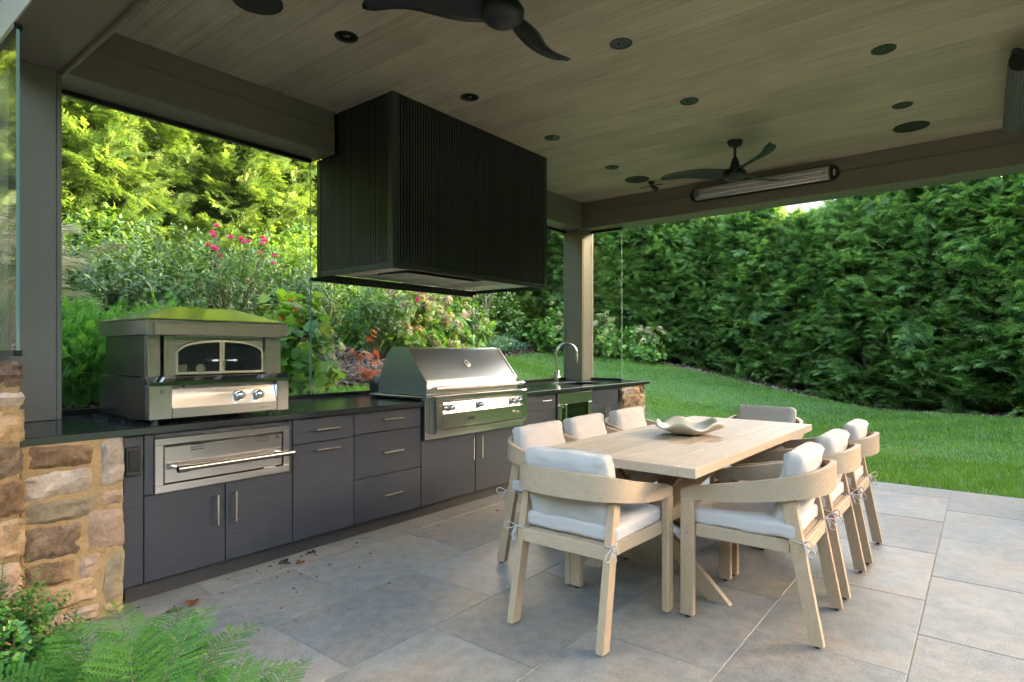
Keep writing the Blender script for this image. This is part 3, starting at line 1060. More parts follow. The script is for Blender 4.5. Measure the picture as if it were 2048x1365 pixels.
# fans
def make_fan(cx, cy, angles, label, zh=2.945):
    t = thing('ceiling_fan', label, 'ceiling fan', (cx, cy, zh), group='black three-blade ceiling fans')
    bm = bmesh.new()
    lathe(bm, [(0, ZC - zh), (.068, ZC - zh), (.068, ZC - zh - .012), (.055, ZC - zh - .045), (.02, ZC - zh - .06), (0, ZC - zh - .06)], (cx, cy, zh), n=28)
    finish('canopy', bm, M['black'], t, smooth='auto')
    bm = bmesh.new()
    tube(bm, [(cx, cy, ZC - .055), (cx, cy, zh + .13)], .0125, 14)
    finish('downrod', bm, M['black'], t, smooth='auto')
    bm = bmesh.new()
    lathe(bm, [(0, .15), (.022, .15), (.04, .09), (.055, .05), (.085, .03), (.105, .0), (.10, -.03), (.07, -.055), (.035, -.068), (0, -.07)], (cx, cy, zh), n=32)
    finish('motor_housing', bm, M['black'], t, smooth=True)
    for a in angles:
        # curved propeller blade: tapering, twisted, swept
        bm = bmesh.new()
        NS, NC = 18, 6
        top, bot = [], []
        for i in range(NS + 1):
            s = i / NS
            r = .045 + s * .645
            sweep = .22 * math.sin(s * math.pi * .9) - .03
            wdt = .145 * (1 - .22 * s) * (1 - max(0, (s - .86) / .14) ** 2.2 * .82) + .03 * math.exp(-((s - .35) / .2) ** 2) - .02 * math.exp(-(s / .12) ** 2)
            tw = R(26 - 18 * s)
            zz = .012 + .03 * s * s + .015 * math.sin(s * 3)
            ang = R(a) + sweep - .12
            ca, sa = math.cos(ang), math.sin(ang)
            rt, rb = [], []
            for j in range(NC + 1):
                u = (j / NC - .5)
                off = u * wdt
                cam_ = .010 * (1 - (2 * u) ** 2)
                lx = off * math.cos(tw)
                lz = off * math.sin(tw) + cam_
                th = .0035 * (1 - .6 * abs(2 * u))
                for lst, dz in ((rt, th), (rb, -th)):
                    px = cx + ca * r - sa * lx
                    py = cy + sa * r + ca * lx
                    lst.append(bm.verts.new((px, py, zh + zz + lz + dz)))
            top.append(rt); bot.append(rb)
        for i in range(NS):
            for j in range(NC):
                bm.faces.new((top[i][j], top[i][j + 1], top[i + 1][j + 1], top[i + 1][j]))
                bm.faces.new((bot[i][j], bot[i + 1][j], bot[i + 1][j + 1], bot[i][j + 1]))
            bm.faces.new((top[i][0], top[i + 1][0], bot[i + 1][0], bot[i][0]))
            bm.faces.new((top[i][NC], bot[i][NC], bot[i + 1][NC], top[i + 1][NC]))
        for i in (0, NS):
            for j in range(NC):
                bm.faces.new((top[i][j], bot[i][j], bot[i][j + 1], top[i][j + 1]))
        finish('blade', bm, M['black'], t, smooth=True)
    return t
make_fan(2.23, 1.82, (10, 130, 250), 'near black ceiling fan cut off by the top edge of the photo')
make_fan(5.62, 1.814, (105, 225, 345), 'far black ceiling fan hanging in front of the long heater', 2.945)

# infrared heaters : built along local x, facing -y, plate at y=0
def heater_at(name, label, mtx, loc, grille='silverpaint'):
    t = thing(name, label, 'patio heater', loc, group='long electric heaters with mesh grilles')
    L, H, D = .69, .068, .085
    W = mtx
    def fin(nm, bm, mat, **kw):
        bmesh.ops.transform(bm, matrix=W, verts=bm.verts)
        return finish(nm, bm, mat, t, **kw)
    bm = bmesh.new()
    pl = []
    for k in range(25):
        a = math.pi * 2 * k / 24
    pts = []
    for cx_, a0 in ((L + .0, -90), (-L, 90)):
        for k in range(13):
            a = R(a0 + 180 * k / 12)
            pts.append((cx_ + .084 * math.cos(a), .084 * math.sin(a)))
    prism(bm, pts, 0, -.012, 'xz')
    fin('back_plate', bm, M['black'], bevel=0)
    # reflector trough
    bm = bmesh.new()
    prof = [(-H * .9, -.013), (-H * .7, -.016), (-H * .45, -.018), (0, -.019), (H * .45, -.018), (H * .7, -.016), (H * .9, -.013)]
    rings = []
    for xx in (-L + .02, L - .02):
        rings.append([bm.verts.new((xx, y, z)) for z, y in prof])
    for k in range(len(prof) - 1):
        bm.faces.new((rings[0][k], rings[0][k + 1], rings[1][k + 1], rings[1][k]))
    fin('reflector', bm, M['chrome'])
    for zz in (-.024, .024):
        bm = bmesh.new()
        tube(bm, [(-L + .03, -.045, zz), (L - .03, -.045, zz)], .009, 10)
        fin('heating_tube', bm, M['chrome'], smooth='auto')
    # end caps
    for sx in (-1, 1):
        bm = bmesh.new()
        pts = [(-.012, H)] + [(-.012 - D * math.sin(math.pi * k / 12), H * math.cos(math.pi * k / 12)) for k in range(1, 12)] + [(-.012, -H)]
        prism(bm, pts, sx * (L - .002), sx * (L + .012), 'yz')
        fin('end_cap', bm, M['black'])
    # mesh grille: fine wires
    bm = bmesh.new()
    nw = 60
    def arc(k, n=9, r=1.0):
        a = math.pi * k / (n - 1)
        return (-.014 - D * math.sin(a) * r, H * math.cos(a) * r)
    for i in range(nw + 1):
        xx = -L + 2 * L * i / nw
        ps = [(xx, *arc(k)) for k in range(9)]
        for p, q in zip(ps, ps[1:]):
            bar(bm, p, q, .0075, .0016, (1, 0, 0))
    for k in range(1, 12):
        a = math.pi * k / 12
        y, z = -.0145 - D * math.sin(a), H * math.cos(a)
        bar(bm, (-L, y, z), (L, y, z), .0045, .0016, (0, math.cos(a), -math.sin(a) + 1e-4))
    o = fin('mesh_grille', bm, M[grille])
    o['kind'] = 'stuff'
    # maker's plate
    bm = bmesh.new()
    bx(bm, L + .022, L + .045, -.0135, -.012, -.035, .035)
    fin('badge', bm, M['handle'])
    return t
# local frame -> world: facing -X on the far beam : local x -> -Y (badge at the right in view), local -y -> -X
m1 = Matrix(((0, 1, 0, XR0 - .001), (-1, 0, 0, 1.915), (0, 0, 1, 3.105), (0, 0, 0, 1)))
heater_at('patio_heater', 'long silver mesh heater mounted on the far beam behind the fan', m1, (XR0, 1.915, 3.105))
# second one hangs tilted under the near beam, seen from below at the right edge
tl = R(50)
ex = Vector((-1, 0, 0)); nrm = Vector((0, math.cos(tl), -math.sin(tl)))   # facing direction (local -y)
ey = -nrm
ez = ex.cross(ey)
m2 = Matrix(((ex.x, ey.x, ez.x, 5.50), (ex.y, ey.y, ez.y, -.198), (ex.z, ey.z, ez.z, 3.115), (0, 0, 0, 1)))
h2 = heater_at('patio_heater', 'dark mesh heater hung under the ceiling at the right edge of the photo', m2, (5.50, -.198, 3.115), 'dullwire')
for xx in (4.95, 5.9):
    bm = bmesh.new(); tube(bm, [(xx, -.26, 3.13), (xx, -.26, ZC)], .012, 8); finish('hanger', bm, M['black'], h2)

# ================================================================== KITCHEN RUN
YC, YF, DT = 3.403, 3.43, .019
kit = thing('kitchen_counter', 'long slate blue outdoor kitchen cabinet run under a black granite countertop', 'kitchen counter', (3.9, 3.9, 0))
G = M['granite']
ct0, ct1 = .877, .915
SX0, SX1, SY0, SY1 = 5.86, 6.40, 3.62, 4.03      # sink opening
box('countertop', .70, 3.212, YC, 4.52, ct0, ct1, G, kit, .003)
box('countertop', 3.214, 4.476, 4.08, 4.52, ct0, ct1, G, kit, .001)
box('countertop', 4.478, SX0, YC, 4.52, ct0, ct1, G, kit, .001)
box('countertop', SX0 + .0005, SX1 - .0005, YC, SY0, ct0, ct1, G, kit, .001)
box('countertop', SX0 + .0005, SX1 - .0005, SY1, 4.52, ct0, ct1, G, kit, .001)
box('countertop', SX1, 7.17, YC, 4.52, ct0, ct1, G, kit, .001)
# sink bowl
for (a, b, c_, d, e, f) in ((SX0 - .012, SX0 + .002, SY0 - .01, SY1 + .01, .70, ct0 - .001), (SX1 - .002, SX1 + .012, SY0 - .01, SY1 + .01, .70, ct0 - .001),
                            (SX0 + .003, SX1 - .003, SY0 - .012, SY0 + .002, .70, ct0 - .001), (SX0 + .003, SX1 - .003, SY1 - .002, SY1 + .012, .70, ct0 - .001), (SX0 - .01, SX1 + .01, SY0 - .01, SY1 + .01, .685, .698)):
    box('sink_wall', a, b, c_, d, e, f, M['steeldark'], kit, 0)
C = M['cabinet']
box('carcass', 1.16, 3.21, YF + .022, 4.40, .10, ct0 - .001, M['toe'], kit, 0)
box('carcass', 3.212, 4.50, YF + .022, 4.40, .10, .60, M['toe'], kit, 0)
box('carcass', 4.502, 6.45, YF + .022, 4.40, .10, .684, M['toe'], kit, 0)
box('carcass', 4.502, 5.84, YF + .022, 4.40, .686, ct0 - .001, M['toe'], kit, 0)
box('toe_kick', 1.18, 6.46, YF + .06, YF + .075, 0, .10, M['toe'], kit, .001)
box('filler_panel', 1.155, 1.247, YF + .004, YF + .020, .10, ct0 - .004, C, kit, .001)
box('filler_panel', 6.386, 6.452, YF + .004, YF + .020, .10, ct0 - .004, C, kit, .001)

def handle(parent, p, q, proj=.032):
    """flat bar pull between two posts"""
    bm = bmesh.new()
    p = Vector(p); q = Vector(q)
    up = (0, 1, 0)
    d = (q - p).normalized()
    bar(bm, p - Vector((0, proj, 0)), q - Vector((0, proj, 0)), .011, .009, up)
    for s in (p + d * .008, q - d * .008):
        bar(bm, s - Vector((0, proj - .004, 0)), s + Vector((0, .001, 0)), .010, .010, (0, 0, 1))
    finish('handle', bm, M['handle'], parent, bevel=.001)

def front(name, x0, x1, z0, z1, h=None, label=None):
    g = .002
    o = box(name, x0 + g, x1 - g, YF, YF + DT, z0 + g, z1 - g, C, kit, .0012)
    if h:
        handle(o, (h[0], YF, h[1]), (h[2], YF, h[3]))
    return o
# warming drawer surround (four strips round the opening) and doors beneath
front('panel', 1.249, 1.298, .555, .873)
front('panel', 2.070, 2.099, .555, .873)
front('panel', 1.298, 2.070, .845, .873)
front('cabinet_door', 1.249, 1.672, .10, .553, (1.618, .325, 1.618, .497))
front('cabinet_door', 1.674, 2.099, .10, .553, (1.722, .325, 1.722, .497))
front('drawer_front', 2.101, 2.568, .714, .873, (2.250, .796, 2.434, .796))
front('cabinet_door', 2.101, 2.568, .10, .712, (2.250, .665, 2.434, .665))
front('drawer_front', 2.570, 3.196, .725, .873, (2.812, .812, 2.995, .812))
front('drawer_front', 2.570, 3.196, .411, .723, (2.812, .572, 2.995, .572))
front('drawer_front', 2.570, 3.196, .10, .409, (2.812, .262, 2.995, .262))
front('cabinet_door', 3.198, 3.824, .10, .608, (3.775, .385, 3.775, .575))
front('cabinet_door', 3.830, 4.500, .10, .608, (3.885, .385, 3.885, .575))
front('drawer_front', 4.502, 5.055, .716, .873, (4.775, .81, 4.93, .81))
front('drawer_front', 4.502, 5.055, .411, .714, (4.775, .57, 4.93, .57))
front('drawer_front', 4.502, 5.055, .10, .409, (4.775, .26, 4.93, .26))
front('panel', 5.745, 6.384, .700, .873)
front('cabinet_door', 5.745, 6.062, .10, .698, (6.025, .53, 6.025, .655))
front('cabinet_door', 6.066, 6.384, .10, .698, (6.105, .53, 6.105, .655))
# outlets
for (xc, z) in ((1.197, .745), (6.42, .775)):
    o = box('outlet_cover', xc - .036, xc + .036, YF - .012, YF + .003, z - .075, z + .075, M['black'], kit, .004)
    box('flap', xc - .024, xc + .026, YF - .018, YF - .0125, z - .05, z + .055, M['blackgloss'], o, .002)
# crumbs on the counter near the oven
acc = Acc()
tv = np.array([[-.5, -.5, 0], [.5, -.4, .1], [.4, .5, .5], [-.45, .4, .2]]); tf = np.array([[0, 1, 2, 3]])
m = 140
px = np.concatenate([rng.uniform(1.14, 1.28, 70), rng.uniform(1.2, 2.1, 50), rng.uniform(.8, 1.2, 20)])
py = np.concatenate([rng.uniform(3.45, 4.3, 70), rng.uniform(3.41, 3.5, 50), rng.uniform(3.45, 4.1, 20)])
acc.add(tv, tf, np.stack([px, py, np.full(m, .9165)], -1), frames(rdir(m) * [1, 1, .1], np.tile([0, 0, 1.], (m, 1))), rng.uniform(.002, .008, m), rng.random(m) * .4)
tag(acc.build('counter_crumbs', M['chip']), 'dark leaf crumbs scattered on the black countertop around the pizza oven', 'debris', kind='stuff')

# faucet
t = thing('faucet', 'tall brushed nickel gooseneck faucet beside the sink', 'faucet', (6.02, 4.10, .915))
fx, fy = 6.03, 4.085
bm = bmesh.new()
lathe(bm, [(0, 0), (.030, 0), (.030, .006), (.0245, .010), (.0245, .15), (.018, .154), (0, .154)], (fx, fy, .915), n=24)
finish('body', bm, M['handle'], t, smooth='auto')
bm = bmesh.new()
ar = .125
d0 = Vector((.62, -.78, 0)).normalized()
pts = [(fx, fy, 1.06), (fx, fy, 1.22)]
for k in range(0, 15):
    a = math.pi - math.pi * k / 14 * 1.03
    c_ = Vector((fx, fy, 1.27)) + d0 * ar
    pts.append(tuple(c_ + d0 * (ar * math.cos(a)) + Vector((0, 0, ar * math.sin(a)))))
tube(bm, pts, .0125, 14)
finish('spout', bm, M['handle'], t, smooth='auto')
e = Vector(pts[-1])
bm = bmesh.new()
tube(bm, [e + Vector((0, 0, .012)), e + Vector((0, 0, -.02)), e + Vector((.002, -.002, -.10))], [.0135, .0175, .0165], 14)
finish('spray_head', bm, M['handle'], t, smooth='auto')
bm = bmesh.new()
tube(bm, [(fx, fy, .985), (fx + .05, fy - .012, .985)], .017, 12)
tube(bm, [(fx + .04, fy - .01, .99), (fx + .055, fy - .0, 1.07)], .005, 8)
finish('lever', bm, M['handle'], t, smooth='auto')

# ------------------------------------------------------------------ stone piers
SM = {'b': M['stone_brown'], 'd': M['stone_dark'], 'p': M['stone_pale'], 'k': M['stone_pink'], 't': M['stone_tan'], 'o': M['stone_olive']}
def stone(x0, x1, z0, z1, yf, depth, mat, parent, seed, rough=.012, cell=.018):
    """irregular split-face stone: front skin displaced, rounded rim, sides going back"""
    rs = np.random.default_rng(seed)
    nx = max(3, int((x1 - x0) / cell)); nz = max(3, int((z1 - z0) / cell))
    nx, nz = min(nx, 14), min(nz, 12)
    ph = rs.uniform(0, 6.28, 8)
    bm = bmesh.new()
    g = []
    for i in range(nx + 1):
        col = []
        for j in range(nz + 1):
            u, v = i / nx, j / nz
            # wavy outline
            wx = .003 * math.sin(v * 5 + ph[0]) + .002 * math.sin(v * 17 + ph[1])
            wz = .004 * math.sin(u * 4 + ph[2]) + .003 * math.sin(u * 15 + ph[3])
            # corner rounding
            cu, cv = 2 * u - 1, 2 * v - 1
            rr = max(0, abs(cu) + abs(cv) - 1.85) * .025
            x = x0 + (x1 - x0) * u + wx * abs(cu) - (rr if cu > 0 else -rr)
            z = z0 + (z1 - z0) * v + wz * abs(cv) - (rr if cv > 0 else -rr)
            edge = max(abs(cu) ** 6, abs(cv) ** 6)
            y = yf - .016 + .020 * edge + rough * (math.sin(u * 5 + v * 3 + ph[4]) * .5 + math.sin(v * 9 - u * 4 + ph[5]) * .35) + rs.normal() * rough * .34
            y = min(y, yf + .002)
            col.append(bm.verts.new((x, y, z)))
        g.append(col)
    for i in range(nx):
        for j in range(nz):
            bm.faces.new((g[i][j], g[i][j + 1], g[i + 1][j + 1], g[i + 1][j]))
    rim = [g[i][0] for i in range(nx + 1)] + [g[nx][j] for j in range(1, nz + 1)] + [g[i][nz] for i in range(nx - 1, -1, -1)] + [g[0][j] for j in range(nz - 1, 0, -1)]
    back = [bm.verts.new((v.co.x, yf + depth, v.co.z)) for v in rim]
    for k in range(len(rim)):
        bm.faces.new((rim[k], rim[(k + 1) % len(rim)], back[(k + 1) % len(rim)], back[k]))
    bm.faces.new(back)
    return finish('stone', bm, mat, parent, smooth='auto')

pier = thing('stone_pier', 'tan fieldstone pier under the left end of the black countertop', 'stone pier', (.95, 3.8, 0))
box('mortar_core', .735, 1.143, 3.402, 4.40, -.05, ct0 - .001, M['mortar'], pier, .004)
for i, (a, b, zt, zb, k) in enumerate([(.76, 1.011, .868, .765, 'b'), (1.050, 1.146, .872, .650, 'p'), (.748, 1.013, .744, .625, 'p'), (1.050, 1.146, .621, .550, 'k'),
        (.752, 1.032, .612, .512, 'o'), (.746, .966, .500, .345, 'd'), (.990, 1.146, .529, .338, 'k'), (.955, 1.041, .322, .222, 'k'), (.748, .938, .332, .222, 'b'),
        (1.062, 1.146, .322, .070, 'o'), (.764, 1.030, .212, .098, 't'), (.84, 1.04, .080, .003, 'k'), (.742, .825, .085, .003, 't'), (1.066, 1.146, .058, .003, 't')]):
    stone(a, b, zb, zt, 3.402, .05, SM[k], pier, 100 + i)
tall = thing('stone_pier', 'tall rough fieldstone pier at the left edge carrying the side glass', 'stone pier', (.55, 3.8, 0))
box('mortar_core', .30, .722, 3.352, 4.6, -.05, 1.262, M['mortar'], tall, .004)
zz = [1.272, 1.133, 1.053, .895, .740, .572, .385, .20, .01]
kk = 'dptdbtkt'
for i in range(8):
    xr = .728 + [0, .006, .012, .004, .01, .012, .0, .008][i]
    sp = [.50, .47, .56, .45, .52, .48, .55, .5][i]
    stone(sp + .01, xr, zz[i + 1] + .014, zz[i] - .004, 3.352, .06, SM[kk[i]], tall, 200 + i, .016)
    stone(.31, sp - .01, zz[i + 1] + .014, zz[i] - .004, 3.352, .06, SM['btkobptd'[i]], tall, 230 + i, .014)
rp = thing('stone_pier', 'orange brown fieldstone pier under the right end of the countertop', 'stone pier', (6.77, 3.8, 0))
box('mortar_core', 6.468, 7.09, 3.432, 4.45, -.05, ct0 - .001, M['mortar'], rp, .004)
rr_ = random.Random(5)
z = .008
row = 0
while z < .86:
    h = rr_.choice([.11, .15, .19])
    if z + h > .80:
        h = .872 - z
    x = 6.47
    while x < 7.07:
        w = rr_.uniform(.14, .30)
        if x + w > 6.98:
            w = 7.092 - x
        stone(x + .008, x + w - .008, z + .008, min(z + h, .872) - .008, 3.432, .05, SM[rr_.choice('btptkb')], rp, 300 + int(z * 1000) + int(x * 10), .014)
        x += w
    z += h
    row += 1

# ================================================================== WARMING DRAWER
wd = thing('warming_drawer', 'stainless steel warming drawer with long bar handle, built in below the pizza oven', 'warming drawer', (1.68, YF, .56))
S = M['steel']
fx0, fx1, fz0, fz1 = 1.297, 2.072, .556, .846
yf = YF - .012
for (a, b, c_, d) in ((fx0, fx1, fz0, fz0 + .042), (fx0, fx1, fz1 - .036, fz1)):
    box('frame', a, b, yf, YF + .02, c_, d, S, wd, .002)
for (a, b) in ((fx0, fx0 + .042), (fx1 - .042, fx1)):
    box('frame', a, b, yf, YF + .02, fz0 + .0425, fz1 - .0365, M['steelv'], wd, .002)
dr = box('drawer_front', fx0 + .048, fx1 - .050, YF - .008, YF + .02, fz0 + .048, fz1 - .050, S, wd, .002)
box('drawer_top_gap', fx0 + .043, fx1 - .043, YF + .012, YF + .02, fz1 - .047, fz1 - .038, M['black'], wd, 0)
for xc in (1.513, 1.905):
    for k in range(3):
        o = box('vent_slot', xc - .034, xc + .034, YF - .0095, YF - .0085, .765 + k * .013, .770 + k * .013, M['black'], dr, 0)
bm = bmesh.new()
tube(bm, [(1.385, YF - .075, .682), (2.035, YF - .075, .682)], .016, 18)
finish('handle', bm, M['gunmetal'], wd, smooth='auto')
for xc in (1.385, 1.935, 2.03):
    bm = bmesh.new()
    tube(bm, [(xc - .0, YF - .075, .682), (xc + .055, YF - .075, .682)] if xc < 1.5 else [(xc, YF - .075, .682), (xc + .03, YF - .075, .682)], .0195, 18)
    finish('handle_collar', bm, M['gunmetal'], wd, smooth='auto')
for xc in (1.40, 2.0):
    bm = bmesh.new(); tube(bm, [(xc, YF - .07, .682), (xc, YF - .005, .682)], .010, 12)
    finish('handle_post', bm, S, wd, smooth='auto')
bm = bmesh.new(); lathe(bm, [(0, 0), (.009, 0), (.009, .004), (0, .004)], (1.99, YF - .009, .783), '-y', 16)
finish('indicator', bm, M['black'], wd)

def badge(parent, xc, yc, zc, w=.085, h=.026, txt='Alfresco'):
    bm = bmesh.new()
    pts = []
    r_ = h / 2
    for cx_, a0 in ((w / 2 - r_, -90), (-w / 2 + r_, 90)):
        for k in range(9):
            a = R(a0 + 180 * k / 8)
            pts.append((xc + cx_ + r_ * math.cos(a), zc + r_ * math.sin(a)))
    prism(bm, pts, yc - .004, yc, 'xz')
    b = finish('badge', bm, M['handle'], parent, bevel=.0008)
    text_obj('lettering', txt, h * .82, M['gunmetal'], b, (xc, yc - .0045, zc), (R(90), 0, 0), font_shear=.3)
    return b
badge(wd, 1.94, YF - .0085, .592)

# ================================================================== PIZZA OVEN
ov = thing('pizza_oven', 'stainless steel countertop pizza oven with hipped roof and arched glass doors', 'pizza oven', (1.68, 3.8, .915))
BX0, BX1, BY0, BY1 = 1.270, 2.076, 3.425, 4.15
SD = M['steel']
# base: back box + front frame
bm = bmesh.new()
prism(bm, [(BY0 + .055, .945), (BY1, .945), (BY1, 1.166), (BY0 + .04, 1.166), (BY0 + .055, 1.13)], BX0, BX1, 'yz')
finish('base_box', bm, M['steeldark'], ov, bevel=.002)
bm = bmesh.new()
prism(bm, [(BY0, 1.128), (BY0, 1.145), (BY0 + .045, 1.170), (BY0 + .11, 1.170), (BY0 + .11, 1.1665), (BY0 + .04, 1.1665), (BY0 + .02, 1.128)], BX0 + .001, BX1 - .001, 'yz')
finish('bullnose_shelf', bm, M['chrome'], ov, bevel=.0015)
box('corner_panel', BX0 + .002, 1.386, BY0 + .002, BY0 + .054, .945, 1.127, SD, ov, .003)
box('corner_panel', 1.994, BX1 - .002, BY0 + .002, BY0 + .054, .938, 1.127, SD, ov, .006)
box('lower_panel', 1.388, 1.992, BY0 + .004, BY0 + .054, .947, 1.000, SD, ov, .001)
bm = bmesh.new()
prism(bm, [(BY0 + .006, 1.0005), (BY0 + .053, 1.0005), (BY0 + .053, 1.115), (BY0 + .045, 1.115)], 1.389, 1.991, 'yz')
finish('control_panel', bm, SD, ov)
box('upper_strip', 1.389, 1.991, BY0 + .03, BY0 + .044, 1.108, 1.127, M['steeldark'], ov, 0)
bm = bmesh.new(); lathe(bm, [(0, 0), (.008, 0), (.006, .006), (0, .007)], (1.455, BY0 + .028, 1.118), '-y', 14)
finish('screw', bm, M['black'], ov, smooth='auto')
def knob(parent, xc, yc, zc, r=.026):
    bm = bmesh.new()
    lathe(bm, [(0, 0), (r * 1.25, 0), (r * 1.25, .006), (r * 1.0, .010), (0, .010)], (xc, yc, zc), '-y', 28)
    k_ = finish('knob_bezel', bm, M['gunmetal'], parent, smooth='auto')
    bm = bmesh.new()
    lathe(bm, [(r * .82, .010), (r * .92, .020), (r * .95, .030), (r * .80, .042), (r * .45, .050), (0, .052)], (xc, yc, zc), '-y', 28)
    bx(bm, xc - .004, xc + .004, yc - .058, yc - .046, zc - r * .7, zc + r * .7)
    finish('knob', bm, M['chrome'], parent, smooth='auto')
knob(ov, 1.760, BY0 + .022, 1.050)
knob(ov, 1.878, BY0 + .022, 1.050)
badge(ov, 1.915, BY0 + .0035, .972)
# four-bar brand rosette on the left panel
for k in range(4):
    a = R(45 + 90 * k)
    bm = bmesh.new(); lathe(bm, [(0, 0), (.0045, 0), (.003, .002), (0, .002)], (1.335 + .0075 * math.cos(a), BY0 + .0018, 1.093 + .0075 * math.sin(a)), '-y', 10)
    finish('rosette', bm, M['gunmetal'], ov)
for (a, b) in ((BX0 + .04, BY0 + .03), (BX1 - .12, BY0 + .03), (BX0 + .04, BY1 - .05), (BX1 - .06, BY1 - .05)):
    bm = bmesh.new(); lathe(bm, [(0, 0), (.017, 0), (.014, .03), (0, .03)], (a, b, .9155), n=14)
    finish('foot', bm, M['rubber'], ov)
# body
OX0, OX1, OY0, OY1 = 1.288, 2.055, 3.475, 4.10
box('body', OX0, OX1, OY0 + .06, OY1, 1.171, 1.395, M['steeldark'], ov, .002)
box('body_corner', OX0 + .001, 1.352, OY0 + .015, OY0 + .059, 1.171, 1.395, S, ov, .002)
box('body_corner', 1.994, OX1 - .001, OY0 + .015, OY0 + .059, 1.171, 1.395, S, ov, .002)
box('pilaster', 1.362, 1.418, OY0 - .01, OY0 + .014, 1.171, 1.394, M['steelv'], ov, .003)
box('pilaster', 1.940, 1.992, OY0 - .01, OY0 + .014, 1.171, 1.394, M['steelv'], ov, .003)
# arch face plate
ax_, aw = 1.679, .255
spring, crown = 1.305, 1.378
def arch(x, extra=0):
    u = (x - ax_) / aw
    return spring + (crown - spring) * math.sqrt(max(0, 1 - u * u * .92)) * 1.0 - (crown - spring) * math.sqrt(.08) * (abs(u)) ** 8 + extra
bm = bmesh.new()
N_ = 24
up_, lo_ = [], []
for i in range(N_ + 1):
    x = ax_ - aw + 2 * aw * i / N_
    for y, L_ in ((OY0 + .012, up_), (OY0 + .03, lo_)):
        L_.append((bm.verts.new((x, y, arch(x))), bm.verts.new((x, y, 1.394))))
for i in range(N_):
    a, b = up_[i], up_[i + 1]
    bm.faces.new((a[0], b[0], b[1], a[1]))
    c_, d = lo_[i], lo_[i + 1]
    bm.faces.new((a[0], c_[0], d[0], b[0]))
finish('arch_plate', bm, S, ov, smooth=False)
def door(x0, x1):
    ys = OY0 + .004
    n = 14
    ins = .013
    outer = [(x0, 1.180)] + [(x0 + (x1 - x0) * i / n, arch(x0 + (x1 - x0) * i / n) - .004) for i in range(n + 1)] + [(x1, 1.180)]
    inner = [(x0 + ins, 1.180 + ins)] + [(x0 + ins + (x1 - x0 - 2 * ins) * i / n, arch(x0 + ins + (x1 - x0 - 2 * ins) * i / n) - .004 - ins) for i in range(n + 1)] + [(x1 - ins, 1.180 + ins)]
    bm = bmesh.new()
    A = [bm.verts.new((a, ys, b)) for a, b in outer]
    B = [bm.verts.new((a, ys, b)) for a, b in inner]
    C_ = [bm.verts.new((a, ys + .010, b)) for a, b in inner]
    D = [bm.verts.new((a, ys + .010, b)) for a, b in outer]
    m_ = len(A)
    for i in range(m_):
        j = (i + 1) % m_
        bm.faces.new((A[i], A[j], B[j], B[i]))
        bm.faces.new((B[i], B[j], C_[j], C_[i]))
        bm.faces.new((A[i], D[i], D[j], A[j]))
    d_ = finish('door', bm, M['handle'], ov)
    bm = bmesh.new()
    prism(bm, inner, ys + .0065, ys + .009, 'xz')
    finish('pane', bm, M['darkglass'], d_)
    return d_
dl = door(1.424, 1.6775)
dr_ = door(1.6805, 1.934)
for d_, xa, xb in ((dl, 1.664, 1.605), (dr_, 1.700, 1.755)):
    bm = bmesh.new()
    s_ = 1 if xb > xa else -1
    tube(bm, [(xa, OY0 + .004, 1.256), (xa, OY0 - .022, 1.256), (xa + s_ * .02, OY0 - .03, 1.256)], .004, 8)
    tube(bm, [(xa + s_ * .018, OY0 - .03, 1.256), (xa + s_ * .03, OY0 - .03, 1.256), (xa + s_ * .045, OY0 - .03, 1.256), (xb, OY0 - .03, 1.256)], [.004, .010, .009, .004], 12)
    finish('door_handle', bm, M['chrome'], d_, smooth=True)
bm = bmesh.new()
bar(bm, (1.690, OY0 - .004, 1.25), (1.690, OY0 - .004, 1.215), .006, .005, (0, 1, 0))
finish('latch', bm, M['chrome'], dr_)
for xc, d_ in ((1.4215, dl), (1.937, dr_)):
    for zc_ in (1.20, 1.245, 1.29):
        bm = bmesh.new(); tube(bm, [(xc, OY0 - .002, zc_ - .018), (xc, OY0 - .002, zc_ + .018)], .005, 8)
        finish('hinge', bm, M['handle'], d_, smooth='auto')
bm = bmesh.new(); lathe(bm, [(.026, 0), (.026, .006), (.021, .006), (.020, .003), (0, .003)], (1.557, OY0 + .0098, 1.210), '-y', 24)
g_ = finish('thermometer', bm, M['gunmetal'], ov, smooth='auto')
bm = bmesh.new(); bx(bm, 1.4395, 1.485, OY0 + .0085, OY0 + .010, 1.195, 1.235)
finish('rating_plate', bm, M['steeldark'], ov)
# roof: slab + hip
box('roof_fascia', 1.262, 2.058, 3.432, 4.145, 1.396, 1.478, S, ov, .003)
box('roof_front_fascia', 1.296, 2.056, 3.412, 3.431, 1.396, 1.464, S, ov, .002)
bm = bmesh.new()
e0 = [(1.258, 3.425, 1.479), (2.062, 3.425, 1.479), (2.062, 4.15, 1.479), (1.258, 4.15, 1.479)]
e1 = [(1.505, 3.70, 1.568), (1.855, 3.70, 1.568), (1.855, 3.90, 1.568), (1.505, 3.90, 1.568)]
E0 = [bm.verts.new(p) for p in e0]
Eb = [bm.verts.new((p[0], p[1], 1.484)) for p in e0]
E1 = [bm.verts.new(p) for p in e1]
for i in range(4):
    j = (i + 1) % 4
    bm.faces.new((E0[i], E0[j], Eb[j], Eb[i]))
    bm.faces.new((Eb[i], Eb[j], E1[j], E1[i]))
bm.faces.new(E1)
bm.faces.new(E0[::-1])
finish('roof', bm, M['roofsteel'] if 'roofsteel' in M else S, ov, bevel=.0015)

# ================================================================== GRILL
gr = thing('gas_grill', 'stainless steel built-in gas grill with sloped closed lid below the range hood', 'gas grill', (3.85, 3.7, .61))
